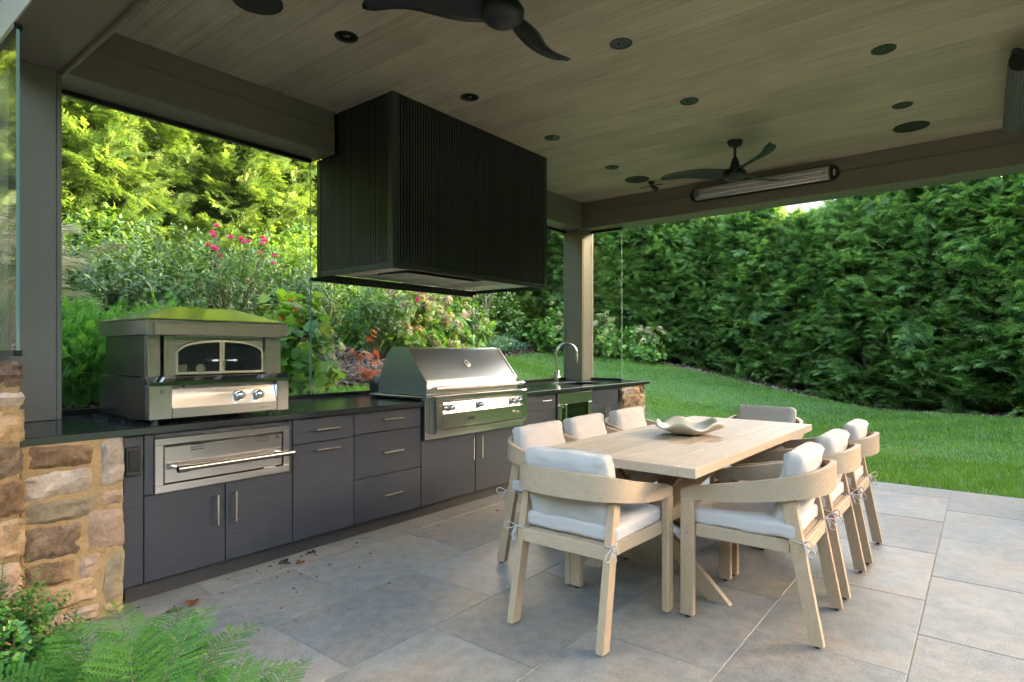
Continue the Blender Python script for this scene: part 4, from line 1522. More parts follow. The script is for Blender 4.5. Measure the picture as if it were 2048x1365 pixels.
# frame set in the cabinets
box('side_frame', 3.215, 3.262, 3.405, YF + .02, .612, .93, S, gr, .002)
box('side_frame', 4.432, 4.478, 3.405, YF + .02, .612, .93, S, gr, .002)
box('lower_frame', 3.263, 4.431, 3.405, YF + .02, .612, .655, S, gr, .002)
box('top_deck', 3.215, 4.478, 3.392, 4.075, .931, .948, S, gr, .003)
box('firebox', 3.28, 4.42, YF + .022, 4.06, .60, .93, M['steeldark'], gr, 0)
PX0, PX1, PY = 3.262, 4.432, 3.325
bm = bmesh.new()
prism(bm, [(PY + .01, .66), (PY + .01, .69), (PY, .70), (PY + .005, .945), (PY + .012, .954), (3.39, .954), (3.404, .93), (3.404, .66)], PX0, PX0 + .075, 'yz')
finish('control_housing_end', bm, S, gr, bevel=.002)
bm = bmesh.new()
prism(bm, [(PY + .01, .66), (PY + .01, .69), (PY, .70), (PY + .005, .945), (PY + .012, .954), (3.39, .954), (3.404, .93), (3.404, .66)], PX1 - .065, PX1, 'yz')
finish('control_housing_end', bm, S, gr, bevel=.002)
box('control_top_lip', PX0 + .076, PX1 - .066, PY + .003, 3.40, .915, .954, S, gr, .003)
bm = bmesh.new()
prism(bm, [(PY + .018, .812), (3.40, .812), (3.40, .914), (PY + .05, .914)], PX0 + .076, PX1 - .066, 'yz')
finish('knob_panel', bm, M['chrome_panel'] if 'chrome_panel' in M else S, gr)
box('lower_panel', PX0 + .076, 3.58, PY + .006, 3.40, .695, .811, S, gr, .0015)
tr_ = box('drip_tray_front', 3.583, PX1 - .066, PY + .004, 3.40, .695, .811, S, gr, .0015)
box('tray_pull', 3.600, 3.715, PY + .001, PY + .0035, .712, .792, S, tr_, .002)
box('tray_pull_recess', 3.617, 3.698, PY - .0012, PY + .0005, .745, .768, M['black'], tr_, 0)
box('bottom_slot', PX0 + .09, PX1 - .08, PY + .02, 3.40, .683, .694, M['black'], gr, 0)
box('bottom_lip', PX0 + .076, PX1 - .066, PY + .008, 3.40, .660, .682, S, gr, .002)
for xc in (3.368, 3.445, 3.79, 4.235, 4.318):
    knob(gr, xc, PY + .034, .858, .0255)
badge(gr, 4.265, PY + .0035, .755, .10, .028)
for zc_ in (.79, .83, .87):
    bm = bmesh.new(); lathe(bm, [(0, 0), (.009, 0), (.007, .005), (0, .006)], (3.322, PY + .004, zc_), '-y', 14)
    finish('push_button', bm, M['gunmetal'], gr, smooth='auto')
# lid
LX0, LX1 = 3.282, 4.425
prof = [(3.452, .955), (3.452, 1.055), (3.475, 1.085), (3.665, 1.318), (3.69, 1.332), (3.72, 1.337), (3.86, 1.337), (3.93, 1.27), (4.035, 1.04), (4.035, .955)]
bm = bmesh.new()
prism(bm, [(a, b) for a, b in prof], LX0, LX1, 'yz')
finish('lid', bm, M['lidsteel'], gr, smooth='auto')
prof2 = [(a + (.006 if a < 3.7 else -.004), b) for a, b in prof]
for (xa, xb) in ((LX0 - .010, LX0 - .0005), (LX1 + .0005, LX1 + .010)):
    bm = bmesh.new()
    prism(bm, [(a - (.006 if a < 3.7 else 0), b + (.004 if b > 1 else 0)) for a, b in prof], xa, xb, 'yz')
    finish('lid_side', bm, M['steelside'] if 'steelside' in M else S, gr, bevel=.001)
bm = bmesh.new(); tube(bm, [(3.31, 3.375, 1.012), (4.44, 3.375, 1.012)], .014, 18)
finish('lid_handle', bm, M['handle'], gr, smooth='auto')
for xc in (3.345, 4.395):
    bm = bmesh.new(); tube(bm, [(xc, 3.375, 1.012), (xc, 3.455, 1.012)], .011, 12)
    finish('handle_post', bm, M['handle'], gr, smooth='auto')
    bm = bmesh.new(); tube(bm, [(xc - .02, 3.375, 1.012), (xc + .02, 3.375, 1.012)], .0185, 18)
    finish('handle_collar', bm, M['handle'], gr, smooth='auto')
box('lid_gap', LX0 + .01, LX1 - .01, 3.46, 4.02, .9482, .9545, M['black'], gr, 0)
# thermometer on the sloped front
nn = Vector((0, -(1.318 - 1.085), (3.665 - 3.475))).normalized()
bm = bmesh.new(); lathe(bm, [(.036, 0), (.036, .006), (.030, .008), (.029, .004), (0, .004)], (0, 0, 0), 'z', 28)
rt = nn.to_track_quat('Z', 'Y').to_matrix().to_4x4()
bmesh.ops.transform(bm, matrix=Matrix.Translation((3.862, 3.567, 1.198)) @ rt, verts=bm.verts)
th_ = finish('thermometer', bm, M['handle'], gr, smooth='auto')
bm = bmesh.new(); bx(bm, -.003, .003, -.002, .022, .0045, .006)
bmesh.ops.transform(bm, matrix=Matrix.Translation((3.862, 3.567, 1.198)) @ rt, verts=bm.verts)
finish('needle', bm, M['black'], th_)
bm = bmesh.new(); lathe(bm, [(.0285, .0042), (0, .0043)], (0, 0, 0), 'z', 28)
bmesh.ops.transform(bm, matrix=Matrix.Translation((3.862, 3.567, 1.198)) @ rt, verts=bm.verts)
finish('dial', bm, M['fabric'], th_)
# dark cover bag behind the grill
cv = thing('grill_cover', 'folded black fabric cover slumped on the counter behind the grill', 'cover', (3.2, 4.22, .915))
rounded('cloth', .13, .16, .15, .05, M['black'], cv, .02, 8, Matrix.Translation((3.43, 4.22, .995)), .012, 3)

# ================================================================== WINE FRIDGE
wf = thing('beverage_fridge', 'stainless framed glass door beverage fridge right of the grill', 'fridge', (5.4, YF, .1))
FX0, FX1 = 5.064, 5.738
dz0, dz1 = .105, .868
box('cabinet', FX0 + .002, FX1 - .002, YF + .03, YF + .034, dz0, dz1, M['black'], wf, 0)
box('door_frame', FX0, FX1, YF - .022, YF + .021, dz1 - .115, dz1, M['steel'], wf, .003)
box('door_frame', FX0, FX0 + .075, YF - .022, YF + .021, dz0, dz1 - .116, M['steelv'], wf, .003)
box('door_frame', FX1 - .075, FX1, YF - .022, YF + .021, dz0, dz1 - .116, M['steelv'], wf, .003)
box('door_frame', FX0 + .076, FX1 - .076, YF - .022, YF + .021, dz0, dz0 + .07, M['steel'], wf, .003)
box('pane', FX0 + .076, FX1 - .076, YF - .012, YF - .008, dz0 + .071, dz1 - .116, M['fridgeglass'] if 'fridgeglass' in M else M['darkglass'], wf, 0)
for zc_ in (.665, .50, .335):
    box('rack_front', FX0 + .08, FX1 - .12, YF + .002, YF + .018, zc_ - .022, zc_ + .022, M['rackwood'] if 'rackwood' in M else M['teak'], wf, .001)
bm = bmesh.new()
bar(bm, (FX0 + .065, YF - .075, .76), (FX0 + .065, YF - .075, .20), .020, .016, (0, 1, 0))
for zc_ in (.75, .21):
    bar(bm, (FX0 + .065, YF - .07, zc_), (FX0 + .065, YF - .02, zc_), .018, .018)
finish('handle', bm, M['handle'], wf, bevel=.0015)
b_ = box('label', FX0 + .082, FX0 + .16, YF - .0135, YF - .0125, .71, .74, M['gunmetal'], wf, 0)
text_obj('lettering', 'Perlick', .026, M['handle'], b_, (FX0 + .121, YF - .0142, .725), (R(90), 0, 0), .0003)

# ================================================================== TABLE
tb = thing('dining_table', 'long pale wood dining table with plank top and crossed trestle legs', 'dining table', (0, 0, 0))
TL, TW, TZ, TT = 2.14, .905, .770, .046
T = M['teakt']
ew = .085
def tbox(name, x0, x1, y0, y1, z0, z1, mat=T, bev=.002):
    return box(name, x0, x1, y0, y1, z0, z1, mat, tb, bev)
tbox('end_board', -TL / 2, -TL / 2 + ew, -TW / 2 + ew + .0008, TW / 2 - ew - .0008, TZ - TT, TZ)
tbox('end_board', TL / 2 - ew, TL / 2, -TW / 2 + ew + .0008, TW / 2 - ew - .0008, TZ - TT, TZ)
for sg in (-1, 1):
    for hx in (-1, 1):
        a, b = sorted((hx * .0008, hx * TL / 2))
        c_, d = sorted((sg * (TW / 2 - ew), sg * TW / 2))
        tbox('side_board', a, b, c_, d, TZ - TT, TZ)
    a, b = sorted((sg * .0008, sg * .066))
    tbox('middle_board', a, b, -TW / 2 + ew + .0008, TW / 2 - ew - .0008, TZ - TT, TZ - .0006)
npk = 7
pw = (TW - 2 * ew) / npk
for hx in (-1, 1):
    a, b = sorted((hx * .068, hx * (TL / 2 - ew - .0015)))
    for i in range(npk):
        y = -TW / 2 + ew + pw * i
        tbox('plank', a, b, y + .0015, y + pw - .0015, TZ - .022, TZ - .0003, T, .0006)
    tbox('sub_top', a + .001, b - .001, -TW / 2 + ew + .002, TW / 2 - ew - .002, TZ - TT + .004, TZ - .0225, M['bark'], 0)
V_ = M['teakv']
for hx in (-1, 1):
    xx = hx * .60
    tbox('cleat', xx - .035, xx + .035, -.40, .40, TZ - TT - .026, TZ - TT - .0005, M['teak'], .003)
    for k, sg in enumerate((-1, 1)):
        bm = bmesh.new()
        xo = xx + (k - .5) * .036
        # board from floor (y=sg*.36) to top (y=-sg*.34) cut level at both ends
        w2 = .058
        zt = TZ - TT - .027
        prism(bm, [(sg * .40 - w2, .0), (sg * .40 + w2, .0), (-sg * .33 + w2, zt), (-sg * .33 - w2, zt)], xo - .0175, xo + .0175, 'yz')
        finish('crossed_leg', bm, V_, tb, bevel=.003)
    bm = bmesh.new()
    bar(bm, (xx, 0, .37), (hx * .05, 0, TZ - TT - .03), .055, .085, (0, 1, 0))
    finish('brace', bm, M['teak'], tb, bevel=.002)
    bm = bmesh.new(); lathe(bm, [(0, 0), (.009, 0), (.006, .004), (0, .004)], (xx - hx * .0 - .0365, 0.0, .36), 'x', 12)
tbox('stretcher', -.58, .58, -.024, .024, .30, .37, M['teak'], .003)
tbox('top_rail', -.10, .10, -.30, .30, TZ - TT - .022, TZ - TT - .0005, M['teak'], .002)
tb.location = (3.742, 1.468, 0)
tb.rotation_euler = (0, 0, R(-1.2))

# wavy bowl
bw = thing('serving_bowl', 'sand coloured wavy rimmed ceramic bowl in the middle of the dining table', 'bowl', (3.735, 1.495, TZ))
bm = bmesh.new()
nr, na = 12, 96
def bowl_pt(r, a, inner):
    s = r
    wav = .5 + .5 * math.cos(5 * a + .6)
    rad = .20 * (s ** .8) * (1 + .13 * wav * s)
    z = .004 + .064 * s ** 2.1 + s ** 3 * .020 * math.cos(5 * a + 2.2)
    if inner:
        z += .011; rad *= .965
    ex_ = 1.12 if True else 1
    return Vector((rad * math.cos(a) * ex_, rad * math.sin(a) * .95, max(z, .0)))
O = [[bm.verts.new(bowl_pt((i + .6) / (nr + .6), 2 * math.pi * k / na, False) + Vector((3.735, 1.495, TZ))) for k in range(na)] for i in range(nr + 1)]
I_ = [[bm.verts.new(bowl_pt((i + .6) / (nr + .6), 2 * math.pi * k / na, True) + Vector((3.735, 1.495, TZ))) for k in range(na)] for i in range(nr + 1)]
for L_ in (O, I_):
    for i in range(nr):
        for k in range(na):
            bm.faces.new((L_[i][k], L_[i][(k + 1) % na], L_[i + 1][(k + 1) % na], L_[i + 1][k]))
    bm.faces.new(L_[0])
for k in range(na):
    bm.faces.new((O[nr][k], O[nr][(k + 1) % na], I_[nr][(k + 1) % na], I_[nr][k]))
finish('bowl_body', bm, M['ceramic'], bw, smooth=True)

# ================================================================== CHAIRS
def make_chair(label):
    t = thing('dining_chair', label, 'chair', (0, 0, 0), group='pale wood dining armchairs around the table')
    # curved back and arm rail
    bm = bmesh.new()
    path = []
    hw = .288
    yc0 = -.06
    for i in range(7):
        path.append((-hw, .315 - (.315 - yc0) * i / 7))
    for k in range(0, 33):
        a = math.pi + math.pi * k / 32
        ca, sa = math.cos(a), math.sin(a)
        ex_ = 2 / 2.5
        path.append((hw * math.copysign(abs(ca) ** ex_, ca), yc0 + .245 * math.copysign(abs(sa) ** ex_, sa)))
    for i in range(6, -1, -1):
        path.append((hw, .315 - (.315 - yc0) * i / 7))
    th = .014
    rings = []
    nP = len(path)
    for i, (x, y) in enumerate(path):
        a = Vector(path[max(i - 1, 0)]); b = Vector(path[min(i + 1, nP - 1)])
        d = (b - a).normalized()
        nrm_ = Vector((d.y, -d.x))
        f = max(0, min(1, (.315 - y) / .62))
        fs = f * f * (3 - 2 * f)
        zt = .642 + .133 * f ** 1.15
        zb = .588 + .068 * fs - .014 * math.sin(math.pi * f)
        dn = max(0, 1 - (.315 - y) / .03) if y > .28 else 0
        zt -= .016 * dn ** 2
        p = Vector((x, y))
        o_, i_ = p + nrm_ * th, p - nrm_ * th
        rings.append([bm.verts.new((o_.x, o_.y, zb)), bm.verts.new((o_.x, o_.y, zt)), bm.verts.new((i_.x, i_.y, zt)), bm.verts.new((i_.x, i_.y, zb))])
    for i in range(nP - 1):
        for k in range(4):
            bm.faces.new((rings[i][k], rings[i][(k + 1) % 4], rings[i + 1][(k + 1) % 4], rings[i + 1][k]))
    bm.faces.new(rings[0][::-1]); bm.faces.new(rings[-1])
    finish('back_rail', bm, M['teak'], t, bevel=.004, seg=2, smooth='auto')
    for sg in (-1, 1):
        bm = bmesh.new()
        bx(bm, sg * .288 - .0175, sg * .288 + .0175, .250, .316, .012, .5875)
        finish('front_leg', bm, M['teakv'], t, bevel=.004)
        bm = bmesh.new()
        x0, x1 = sg * .244, sg * .236
        yb, yt = -.288, -.170
        vs_ = []
        for (x, y, z) in ((x0, yb, .012), (x1, yt, .634)):
            vs_.append([bm.verts.new((x - .018, y - .029, z)), bm.verts.new((x + .018, y - .029, z)), bm.verts.new((x + .018, y + .029, z)), bm.verts.new((x - .018, y + .029, z))])
        for k in range(4):
            bm.faces.new((vs_[0][k], vs_[0][(k + 1) % 4], vs_[1][(k + 1) % 4], vs_[1][k]))
        bm.faces.new(vs_[0][::-1]); bm.faces.new(vs_[1])
        finish('rear_leg', bm, M['teakv'], t, bevel=.004)
        bm = bmesh.new()
        bar(bm, (sg * .264, .2495, .432), (sg * .224, -.172, .420), .022, .062)
        finish('side_apron', bm, M['teak'], t, bevel=.003)
        for (x, y) in ((sg * .288, .283), (sg * .244, -.288)):
            bm = bmesh.new(); lathe(bm, [(0, 0), (.011, 0), (.011, .0118), (0, .0118)], (x, y, .0003), n=12)
            finish('foot_glide', bm, M['rubber'], t)
        for zz_ in (.418, .442):
            bm = bmesh.new(); lathe(bm, [(0, 0), (.0065, 0), (.0055, .0012), (.003, .0006), (0, .0006)], (sg * .3055, .283, zz_), 'x', 12)
            if sg < 0:
                bmesh.ops.scale(bm, vec=(-1, 1, 1), verts=bm.verts, space=Matrix.Translation((-sg * .3055, 0, 0)))
            finish('screw', bm, M['handle'], t)
    box('rear_apron', -.223, .223, -.240, -.216, .388, .450, M['teak'], t, .003)
    box('front_apron', -.262, .262, .262, .284, .400, .462, M['teak'], t, .003)
    box('seat_board', -.24, .24, -.21, .26, .440, .452, M['teak'], t, 0)
    # cushions
    rounded('seat_cushion', .525, .50, .074, .022, M['fabric'], t, .010, 18, Matrix.Translation((0, .045, .494)), .0028, 5)
    tilt = R(10)
    mt = Matrix.Translation((0, -.165, .678)) @ Matrix.Rotation(R(90) + tilt, 4, 'X')
    rounded('back_cushion', .458, .335, .088, .028, M['fabric'], t, .016, 18, mt, .0045, 9)
    bm = bmesh.new()
    pp = []
    for k in range(37):
        a = 2 * math.pi * k / 36
        ca, sa = math.cos(a), math.sin(a)
        pp.append(tuple(mt @ Vector((.2295 * math.copysign(abs(ca) ** .3, ca), .168 * math.copysign(abs(sa) ** .3, sa), -.026))))
    tube(bm, pp, .0028, 6, cap=False)
    finish('piping', bm, M['fabric'], t, smooth=True)
    # piping line under the seat cushion
    bm = bmesh.new()
    pp = []
    for k in range(40):
        a = 2 * math.pi * k / 40
        ca, sa = math.cos(a), math.sin(a)
        e_ = .28
        pp.append((.2595 * math.copysign(abs(ca) ** e_, ca), .045 + .247 * math.copysign(abs(sa) ** e_, sa), .474))
    pp.append(pp[0])
    tube(bm, pp, .0028, 6, cap=False)
    finish('piping', bm, M['fabric'], t, smooth=True)
    # tied ribbons on the rear legs
    for sg in (-1, 1):
        bm = bmesh.new()
        lx, ly, lz = sg * .241, -.212, .455
        c_ = Vector((lx, ly, lz))
        loop = [c_ + Vector((.022 * math.cos(a) * 1.05, .034 * math.sin(a) * 1.05, .004 * math.sin(3 * a))) for a in [2 * math.pi * k / 16 for k in range(17)]]
        tube(bm, loop, .0032, 6, cap=False)
        kx = c_ + Vector((sg * .024, -.024, 0))
        for (dx, dz, ln_) in ((.9, .1, .06), (-.2, -.75, .07)):
            d1 = Vector((sg * dx * .6, -.55, dz)).normalized()
            n1 = d1.cross(Vector((0, 0, 1))).normalized()
            u1 = d1.cross(n1)
            lp = [kx + d1 * ln_ * math.sin(a / 2) + u1 * .016 * math.sin(a) for a in [2 * math.pi * k / 14 for k in range(15)]]
            tube(bm, lp, .0028, 6, cap=False)
        for (dx, dz, ln_) in ((.5, -.9, .06), (-.1, -.9, .045)):
            d1 = Vector((sg * dx, -.3, dz)).normalized()
            tube(bm, [kx, kx + d1 * ln_ * .5 + Vector((0, -.004, 0)), kx + d1 * ln_], [.003, .003, .0035], 6)
        lathe(bm, [(0, -.007), (.008, -.003), (.008, .003), (0, .007)], kx, n=10)
        finish('ribbon_tie', bm, M['fabric'], t, smooth=True)
    return t
ch = make_chair('pale wood armchair at the near end of the table, its back to the camera')
ch.location = (2.548, 1.535, 0)
ch.rotation_euler = (0, 0, R(-90))
for (x, y, rz, lb) in ((3.145, .872, 1.0, 'pale wood armchair nearest the camera on the right long side of the table'),
                       (3.815, .868, -.5, 'pale wood armchair in the middle of the right long side, lawn side'),
                       (4.475, .855, 0.6, 'pale wood armchair farthest away on the right long side, against the lawn'),
                       (5.07, 1.435, 91, 'pale wood armchair at the far end of the table, facing the camera'),
                       (3.105, 2.055, 180, 'pale wood armchair nearest on the left long side, before the grill doors'),
                       (3.69, 2.07, 181, 'pale wood armchair in the middle of the left long side, before the fridge'),
                       (4.335, 2.07, 179.5, 'pale wood armchair farthest on the left long side, before the right stone pier')):
    copy_tree(ch, (x, y, 0), R(rz), lb)

# ================================================================== LITTER ON THE PAVING
def dead_leaf(x, y, s, rz, label, z=0.001, mat='dry'):
    n = 9
    V, F = [], []
    rs = np.random.default_rng(int(x * 1000 + y * 77) % 9999)
    for i in range(n + 1):
        u = i / n
        w = .32 * math.sin(math.pi * min(1, u * 1.02)) ** .8 * s + .001
        zc_ = z + .006 + .05 * s * math.sin(u * 2.6 + rz) ** 2 + .02 * s
        for k, q in enumerate((-1, 0, 1)):
            V.append((u * s - s / 2, q * w, zc_ + abs(q) * w * .55 * (1 + .3 * rs.normal())))
    for i in range(n):
        for k in range(2):
            a = i * 3 + k
            F.append([a, a + 1, a + 4, a + 3])
    V = np.array(V)
    V[:, 2] -= V[:, 2].min() - z
    c_, s_ = math.cos(rz), math.sin(rz)
    V = np.stack([V[:, 0] * c_ - V[:, 1] * s_, V[:, 0] * s_ + V[:, 1] * c_, V[:, 2]], -1)
    o = mesh_np('dead_leaf', V, np.array(F), M[mat], None, rs.random(len(F)) * .6, (x, y, 0), True)
    tag(o, label, 'leaf', 'dead leaves blown onto the paving and lawn')
    return o
dead_leaf(1.40, 3.22, .095, .9, 'large curled brown leaf on the paving below the left cabinet doors')
dead_leaf(2.08, 3.31, .07, .4, 'small rust brown leaf on a paving joint below the middle cabinets')
dead_leaf(3.75, 3.12, .035, 2.2, 'tiny brown leaf on the paving below the grill doors')
dead_leaf(9.3, .75, .10, .3, 'dark curled leaf lying on the lawn near the patio edge', terr1(9.3, .75) + .03)
dead_leaf(10.4, 5.9, .11, 1.3, 'rust coloured leaf on the lawn right of the stone pier', terr1(10.4, 5.9) + .03)
dead_leaf(10.5, 3.2, .08, 2.3, 'tan leaf on the middle of the lawn', terr1(10.5, 3.2) + .04)
acc = Acc()
m = 130
u = rng.random(m)
px = 1.05 + 2.2 * u ** 1.4 + rng.normal(0, .06, m)
py = 3.46 - np.abs(rng.normal(0, .42, m)) * (1 - .45 * u)
k = (py > 1.5)
px, py = px[k], py[k]; m = len(px)
acc.add(tv, tf, np.stack([px, py, np.full(m, .002)], -1), frames(rdir(m) * [1, 1, .1], np.tile([0, 0, 1.], (m, 1))), rng.uniform(.004, .016, m), rng.random(m) * .4)
for (x, y, n_) in ((2.02, 3.40, 26), (2.22, 3.42, 16), (1.30, 3.20, 22)):
    acc.add(tv, tf, np.stack([rng.normal(x, .018, n_), rng.normal(y, .012, n_), rng.uniform(.001, .012, n_)], -1), frames(rdir(n_), rdir(n_)), rng.uniform(.008, .022, n_), rng.random(n_) * .1)
tag(acc.build('paving_crumbs', M['chip']), 'dark soil crumbs scattered on the paving along the cabinets', 'debris', kind='stuff')

# ================================================================== VEGETATION
def trunk(name, x, y, z0, z1, r, parent, mat=None, lean=(0, 0)):
    bm = bmesh.new()
    pts = [(x + lean[0] * s + .03 * math.sin(s * 5 + x), y + lean[1] * s + .03 * math.cos(s * 4 + y), z0 + (z1 - z0) * s) for s in [i / 6 for i in range(7)]]
    tube(bm, pts, [r * (1 - .75 * i / 6) for i in range(7)], 9)
    return finish(name, bm, mat or M['bark'], parent, smooth='auto')

SPR = [spray_t(5, s, .46, .048, .28) for s in (1, 2, 3)]
def arb_crown(seed, H, Rb, Rt, nb, mat, size=(.20, .34), per=15):
    """hedge conifer: branch tips over the crown's surface, each fanning out flat sprays"""
    g = np.random.default_rng(seed)
    acc = Acc()
    nbr = nb
    u = g.random(nbr)
    h = H * (u ** .92)
    prof_ = (Rb + (Rt - Rb) * (h / H) ** 1.3) * np.sqrt(np.clip(1 - ((h / H - .25).clip(0) / .78) ** 4, .02, 1))
    prof_ *= np.clip(.86 + h / .8 * .14, 0, 1)
    phi = g.uniform(0, 2 * np.pi, nbr)
    # clumps: radial modulation
    rad = prof_ * (1 + .11 * np.sin(3 * phi + h * 1.7 + seed) + .09 * np.sin(5 * phi - h * 3.1)) + g.normal(0, .08, nbr)
    inner = g.random(nbr) < .30
    rad = np.where(inner, rad * g.uniform(.55, .85, nbr), rad)
    el = R(1) * g.normal(16, 15, nbr) + np.clip((h / H - .75) * 3, 0, 1.0)
    out = np.stack([np.cos(phi + g.normal(0, .35, nbr)) * np.cos(el), np.sin(phi + g.normal(0, .35, nbr)) * np.cos(el), np.sin(el)], -1)
    out = norm(out)
    L = g.uniform(.38, .75, nbr)
    tip = np.stack([np.cos(phi) * rad, np.sin(phi) * rad, h + .12], -1)
    base = tip - out * L[:, None]
    up0 = norm(np.tile([0, 0, 1.], (nbr, 1)) + g.normal(0, .35, (nbr, 3)) + .35 * out)
    fr = frames(out, up0)
    rb = g.beta(2.2, 2.2, nbr)
    for j in range(per):
        s = (j + .5) / per
        sg = 1 if j % 2 else -1
        a = sg * R(52) * (1 - .65 * s) + g.normal(0, .18, nbr)
        p = base + out * (L * (.15 + .85 * s))[:, None]
        p[:, 2] += -.10 * (L * s * s) + g.normal(0, .015, nbr)
        d = fr[:, :, 1] * np.cos(a)[:, None] + fr[:, :, 0] * np.sin(a)[:, None] + fr[:, :, 2] * g.normal(.05, .16, nbr)[:, None]
        d[:, 2] -= .12
        upv = fr[:, :, 2] + g.normal(0, .28, (nbr, 3))
        sc = g.uniform(size[0], size[1], nbr) * (1.05 - .35 * s) * np.where(inner, 1.9, 1.0)
        tv_, tf_ = SPR[j % 3]
        acc.add(tv_, tf_, p, frames(d, upv), sc, np.clip(-.02 + rb * .42 + g.normal(0, .12, nbr) + .42 * s * s, 0, 1))  # paler new growth at tips; also paints tip highlights and dark gaps between
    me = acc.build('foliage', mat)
    return me

# right hedge: shaded evergreens along the lawn, curving round to the left hedge
protoR = []
for s in range(2):
    c_ = arb_crown(40 + s, 5.6, 1.25, 1.02, 1300, M['arb'], (.165, .29), 20)
    protoR.append(c_.data)
    bpy.data.objects.remove(c_)
protoL = []
for s in range(2):
    c_ = arb_crown(60 + s, 6.4, 1.40, 1.20, 1060, M['arby'], (.18, .32), 20)
    protoL.append(c_.data)
    bpy.data.objects.remove(c_)

def hedge_tree(x, y, me, sc, rz, label, group, zs=1.0):
    z = terr1(x, y) - .05
    t = thing('evergreen_tree', label, 'tree', (x, y, z), 0, group)
    o = bpy.data.objects.new('foliage', me)
    link(o, t)
    o.rotation_euler = (0, 0, rz)
    o.scale = (sc, sc, sc * zs)
    trunk('trunk', x, y, z - .1, z + 4.6 * sc, .085, t)
    return t
ordn = ['first', 'second', 'third', 'fourth', 'fifth', 'sixth', 'seventh', 'eighth', 'ninth', 'tenth', 'eleventh', 'twelfth', 'thirteenth', 'fourteenth']
HR = [(16.75, -7.6), (16.7, -6.1), (16.75, -4.6), (16.7, -3.1), (16.8, -1.7), (16.65, -.35), (16.8, 1.0), (16.7, 2.3), (16.85, 3.6), (16.75, 4.9), (16.9, 6.2), (16.6, 7.5), (16.3, 8.8), (15.5, 10.1)]
scs = [1.25, 1.25, 1.22, 1.25, 1.22, 1.15, 1.05, .96, .82, .90, .78, .90, .88, .92]  # leading trees, unseen past the frame, added and heightened to block low sun
for i, (x, y) in enumerate(HR):
    hedge_tree(x, y, protoR[i % 2], scs[i], 1.3 * i + .4, 'dark green shaded evergreen in the right hedge, %s counted from the corner behind the lawn' % ordn[13 - i], 'evergreen hedge trees along the lawn', 1.0)
for i in range(3):  # unseen trees added past the hedge to keep low sun off the ground
    hedge_tree(16.9, -9.1 - 1.5 * i, protoR[i % 2], 1.25, 2.0 * i, 'evergreen added out of view beyond the right hedge to block low sun, %s past the frame' % ordn[i], 'evergreens added out of view for shade and reflections')
HL = [(-3.2, 11.7), (-1.6, 11.9), (0, 11.6), (1.5, 11.8), (2.95, 11.6), (4.4, 11.85), (5.85, 11.7), (7.3, 12.0), (8.8, 12.2), (10.4, 12.4), (12.0, 12.3), (13.7, 11.6), (15.0, 11.4), (17.3, 11.7)]
for i, (x, y) in enumerate(HL):
    hedge_tree(x, y, protoL[i % 2], 1.0 + .05 * math.sin(i * 2.1), 1.1 * i, 'sunlit yellow green evergreen in the hedge on the bank, %s from the left' % ordn[i], 'evergreen hedge trees on the bank')
# darker second row that closes the gaps near the ground
for i in range(12):
    hedge_tree(-2.4 + 1.6 * i, 13.7 + .25 * (i % 2), protoL[i % 2], 1.02, 2.6 * i, 'evergreen in the second row behind the bank hedge, %s from the left' % ordn[i], 'evergreen trees in the row behind the bank hedge')
for i in range(12):
    hedge_tree(18.5 + .2 * (i % 2), -3.6 + 1.3 * i, protoR[(i + 1) % 2], (.70 if i in (5, 6) else .98), 2.2 * i, 'shaded evergreen in the second row behind the right hedge, %s from the right' % ordn[i], 'evergreen trees in the row behind the right hedge')

# trees added out of view behind the camera to darken glass and steel reflections
for i in range(15):
    hedge_tree(-11 + 1.95 * i, -13.6 + .3 * (i % 2), protoR[i % 2], 1.15, 1.7 * i, 'tall evergreen added out of view behind the camera to darken reflections, %s from the left' % (ordn + ['fifteenth'])[i], 'evergreens added out of view for shade and reflections')
for i in range(15):  # second unseen row, added to stop bright gaps showing in reflections
    hedge_tree(-12 + 1.95 * i, -15.6 + .3 * (i % 2), protoR[(i + 1) % 2], 1.2, 2.3 * i, 'tall evergreen in an outer row added out of view to close bright gaps, %s from the left' % (ordn + ['fifteenth'])[i], 'outer row of evergreens added out of view behind the camera')
for i in range(14):  # unseen side row, added so the glass reflects foliage instead of bright sky
    hedge_tree(-10.5 - .3 * (i % 2), -11 + 2.1 * i, protoR[i % 2], 1.15, 1.9 * i, 'tall evergreen added out of view at the left to dim glass reflections, %s from the back' % ordn[i], 'evergreens added out of view at the left')

# ---------------------------------------------------------------- shrubs
LF, LQ = leaf_t(.24)
LFw, LQw = leaf_t(.38, .05, .18)
LFn, LQn = leaf_t(.14, .03, .15)
def lobed_t():
    """five-lobed leaf: oakleaf hydrangea, maple-like"""
    pts = [(0, 0), (.22, .02), (.50, .22), (.30, .36), (.52, .62), (.24, .66), (0, 1.0), (-.24, .66), (-.52, .62), (-.30, .36), (-.50, .22), (-.22, .02)]
    V = [[0, .42, .03]] + [[a, b, .05 * abs(a) * 2 - .12 * b * b - (.10 * abs(a))] for a, b in pts]
    F = []
    n = len(pts)
    for i in range(0, n, 2):
        F.append([0, 1 + i, 1 + (i + 1) % n, 1 + (i + 2) % n])
    return np.array(V), np.array(F)
LL, LLq = lobed_t()

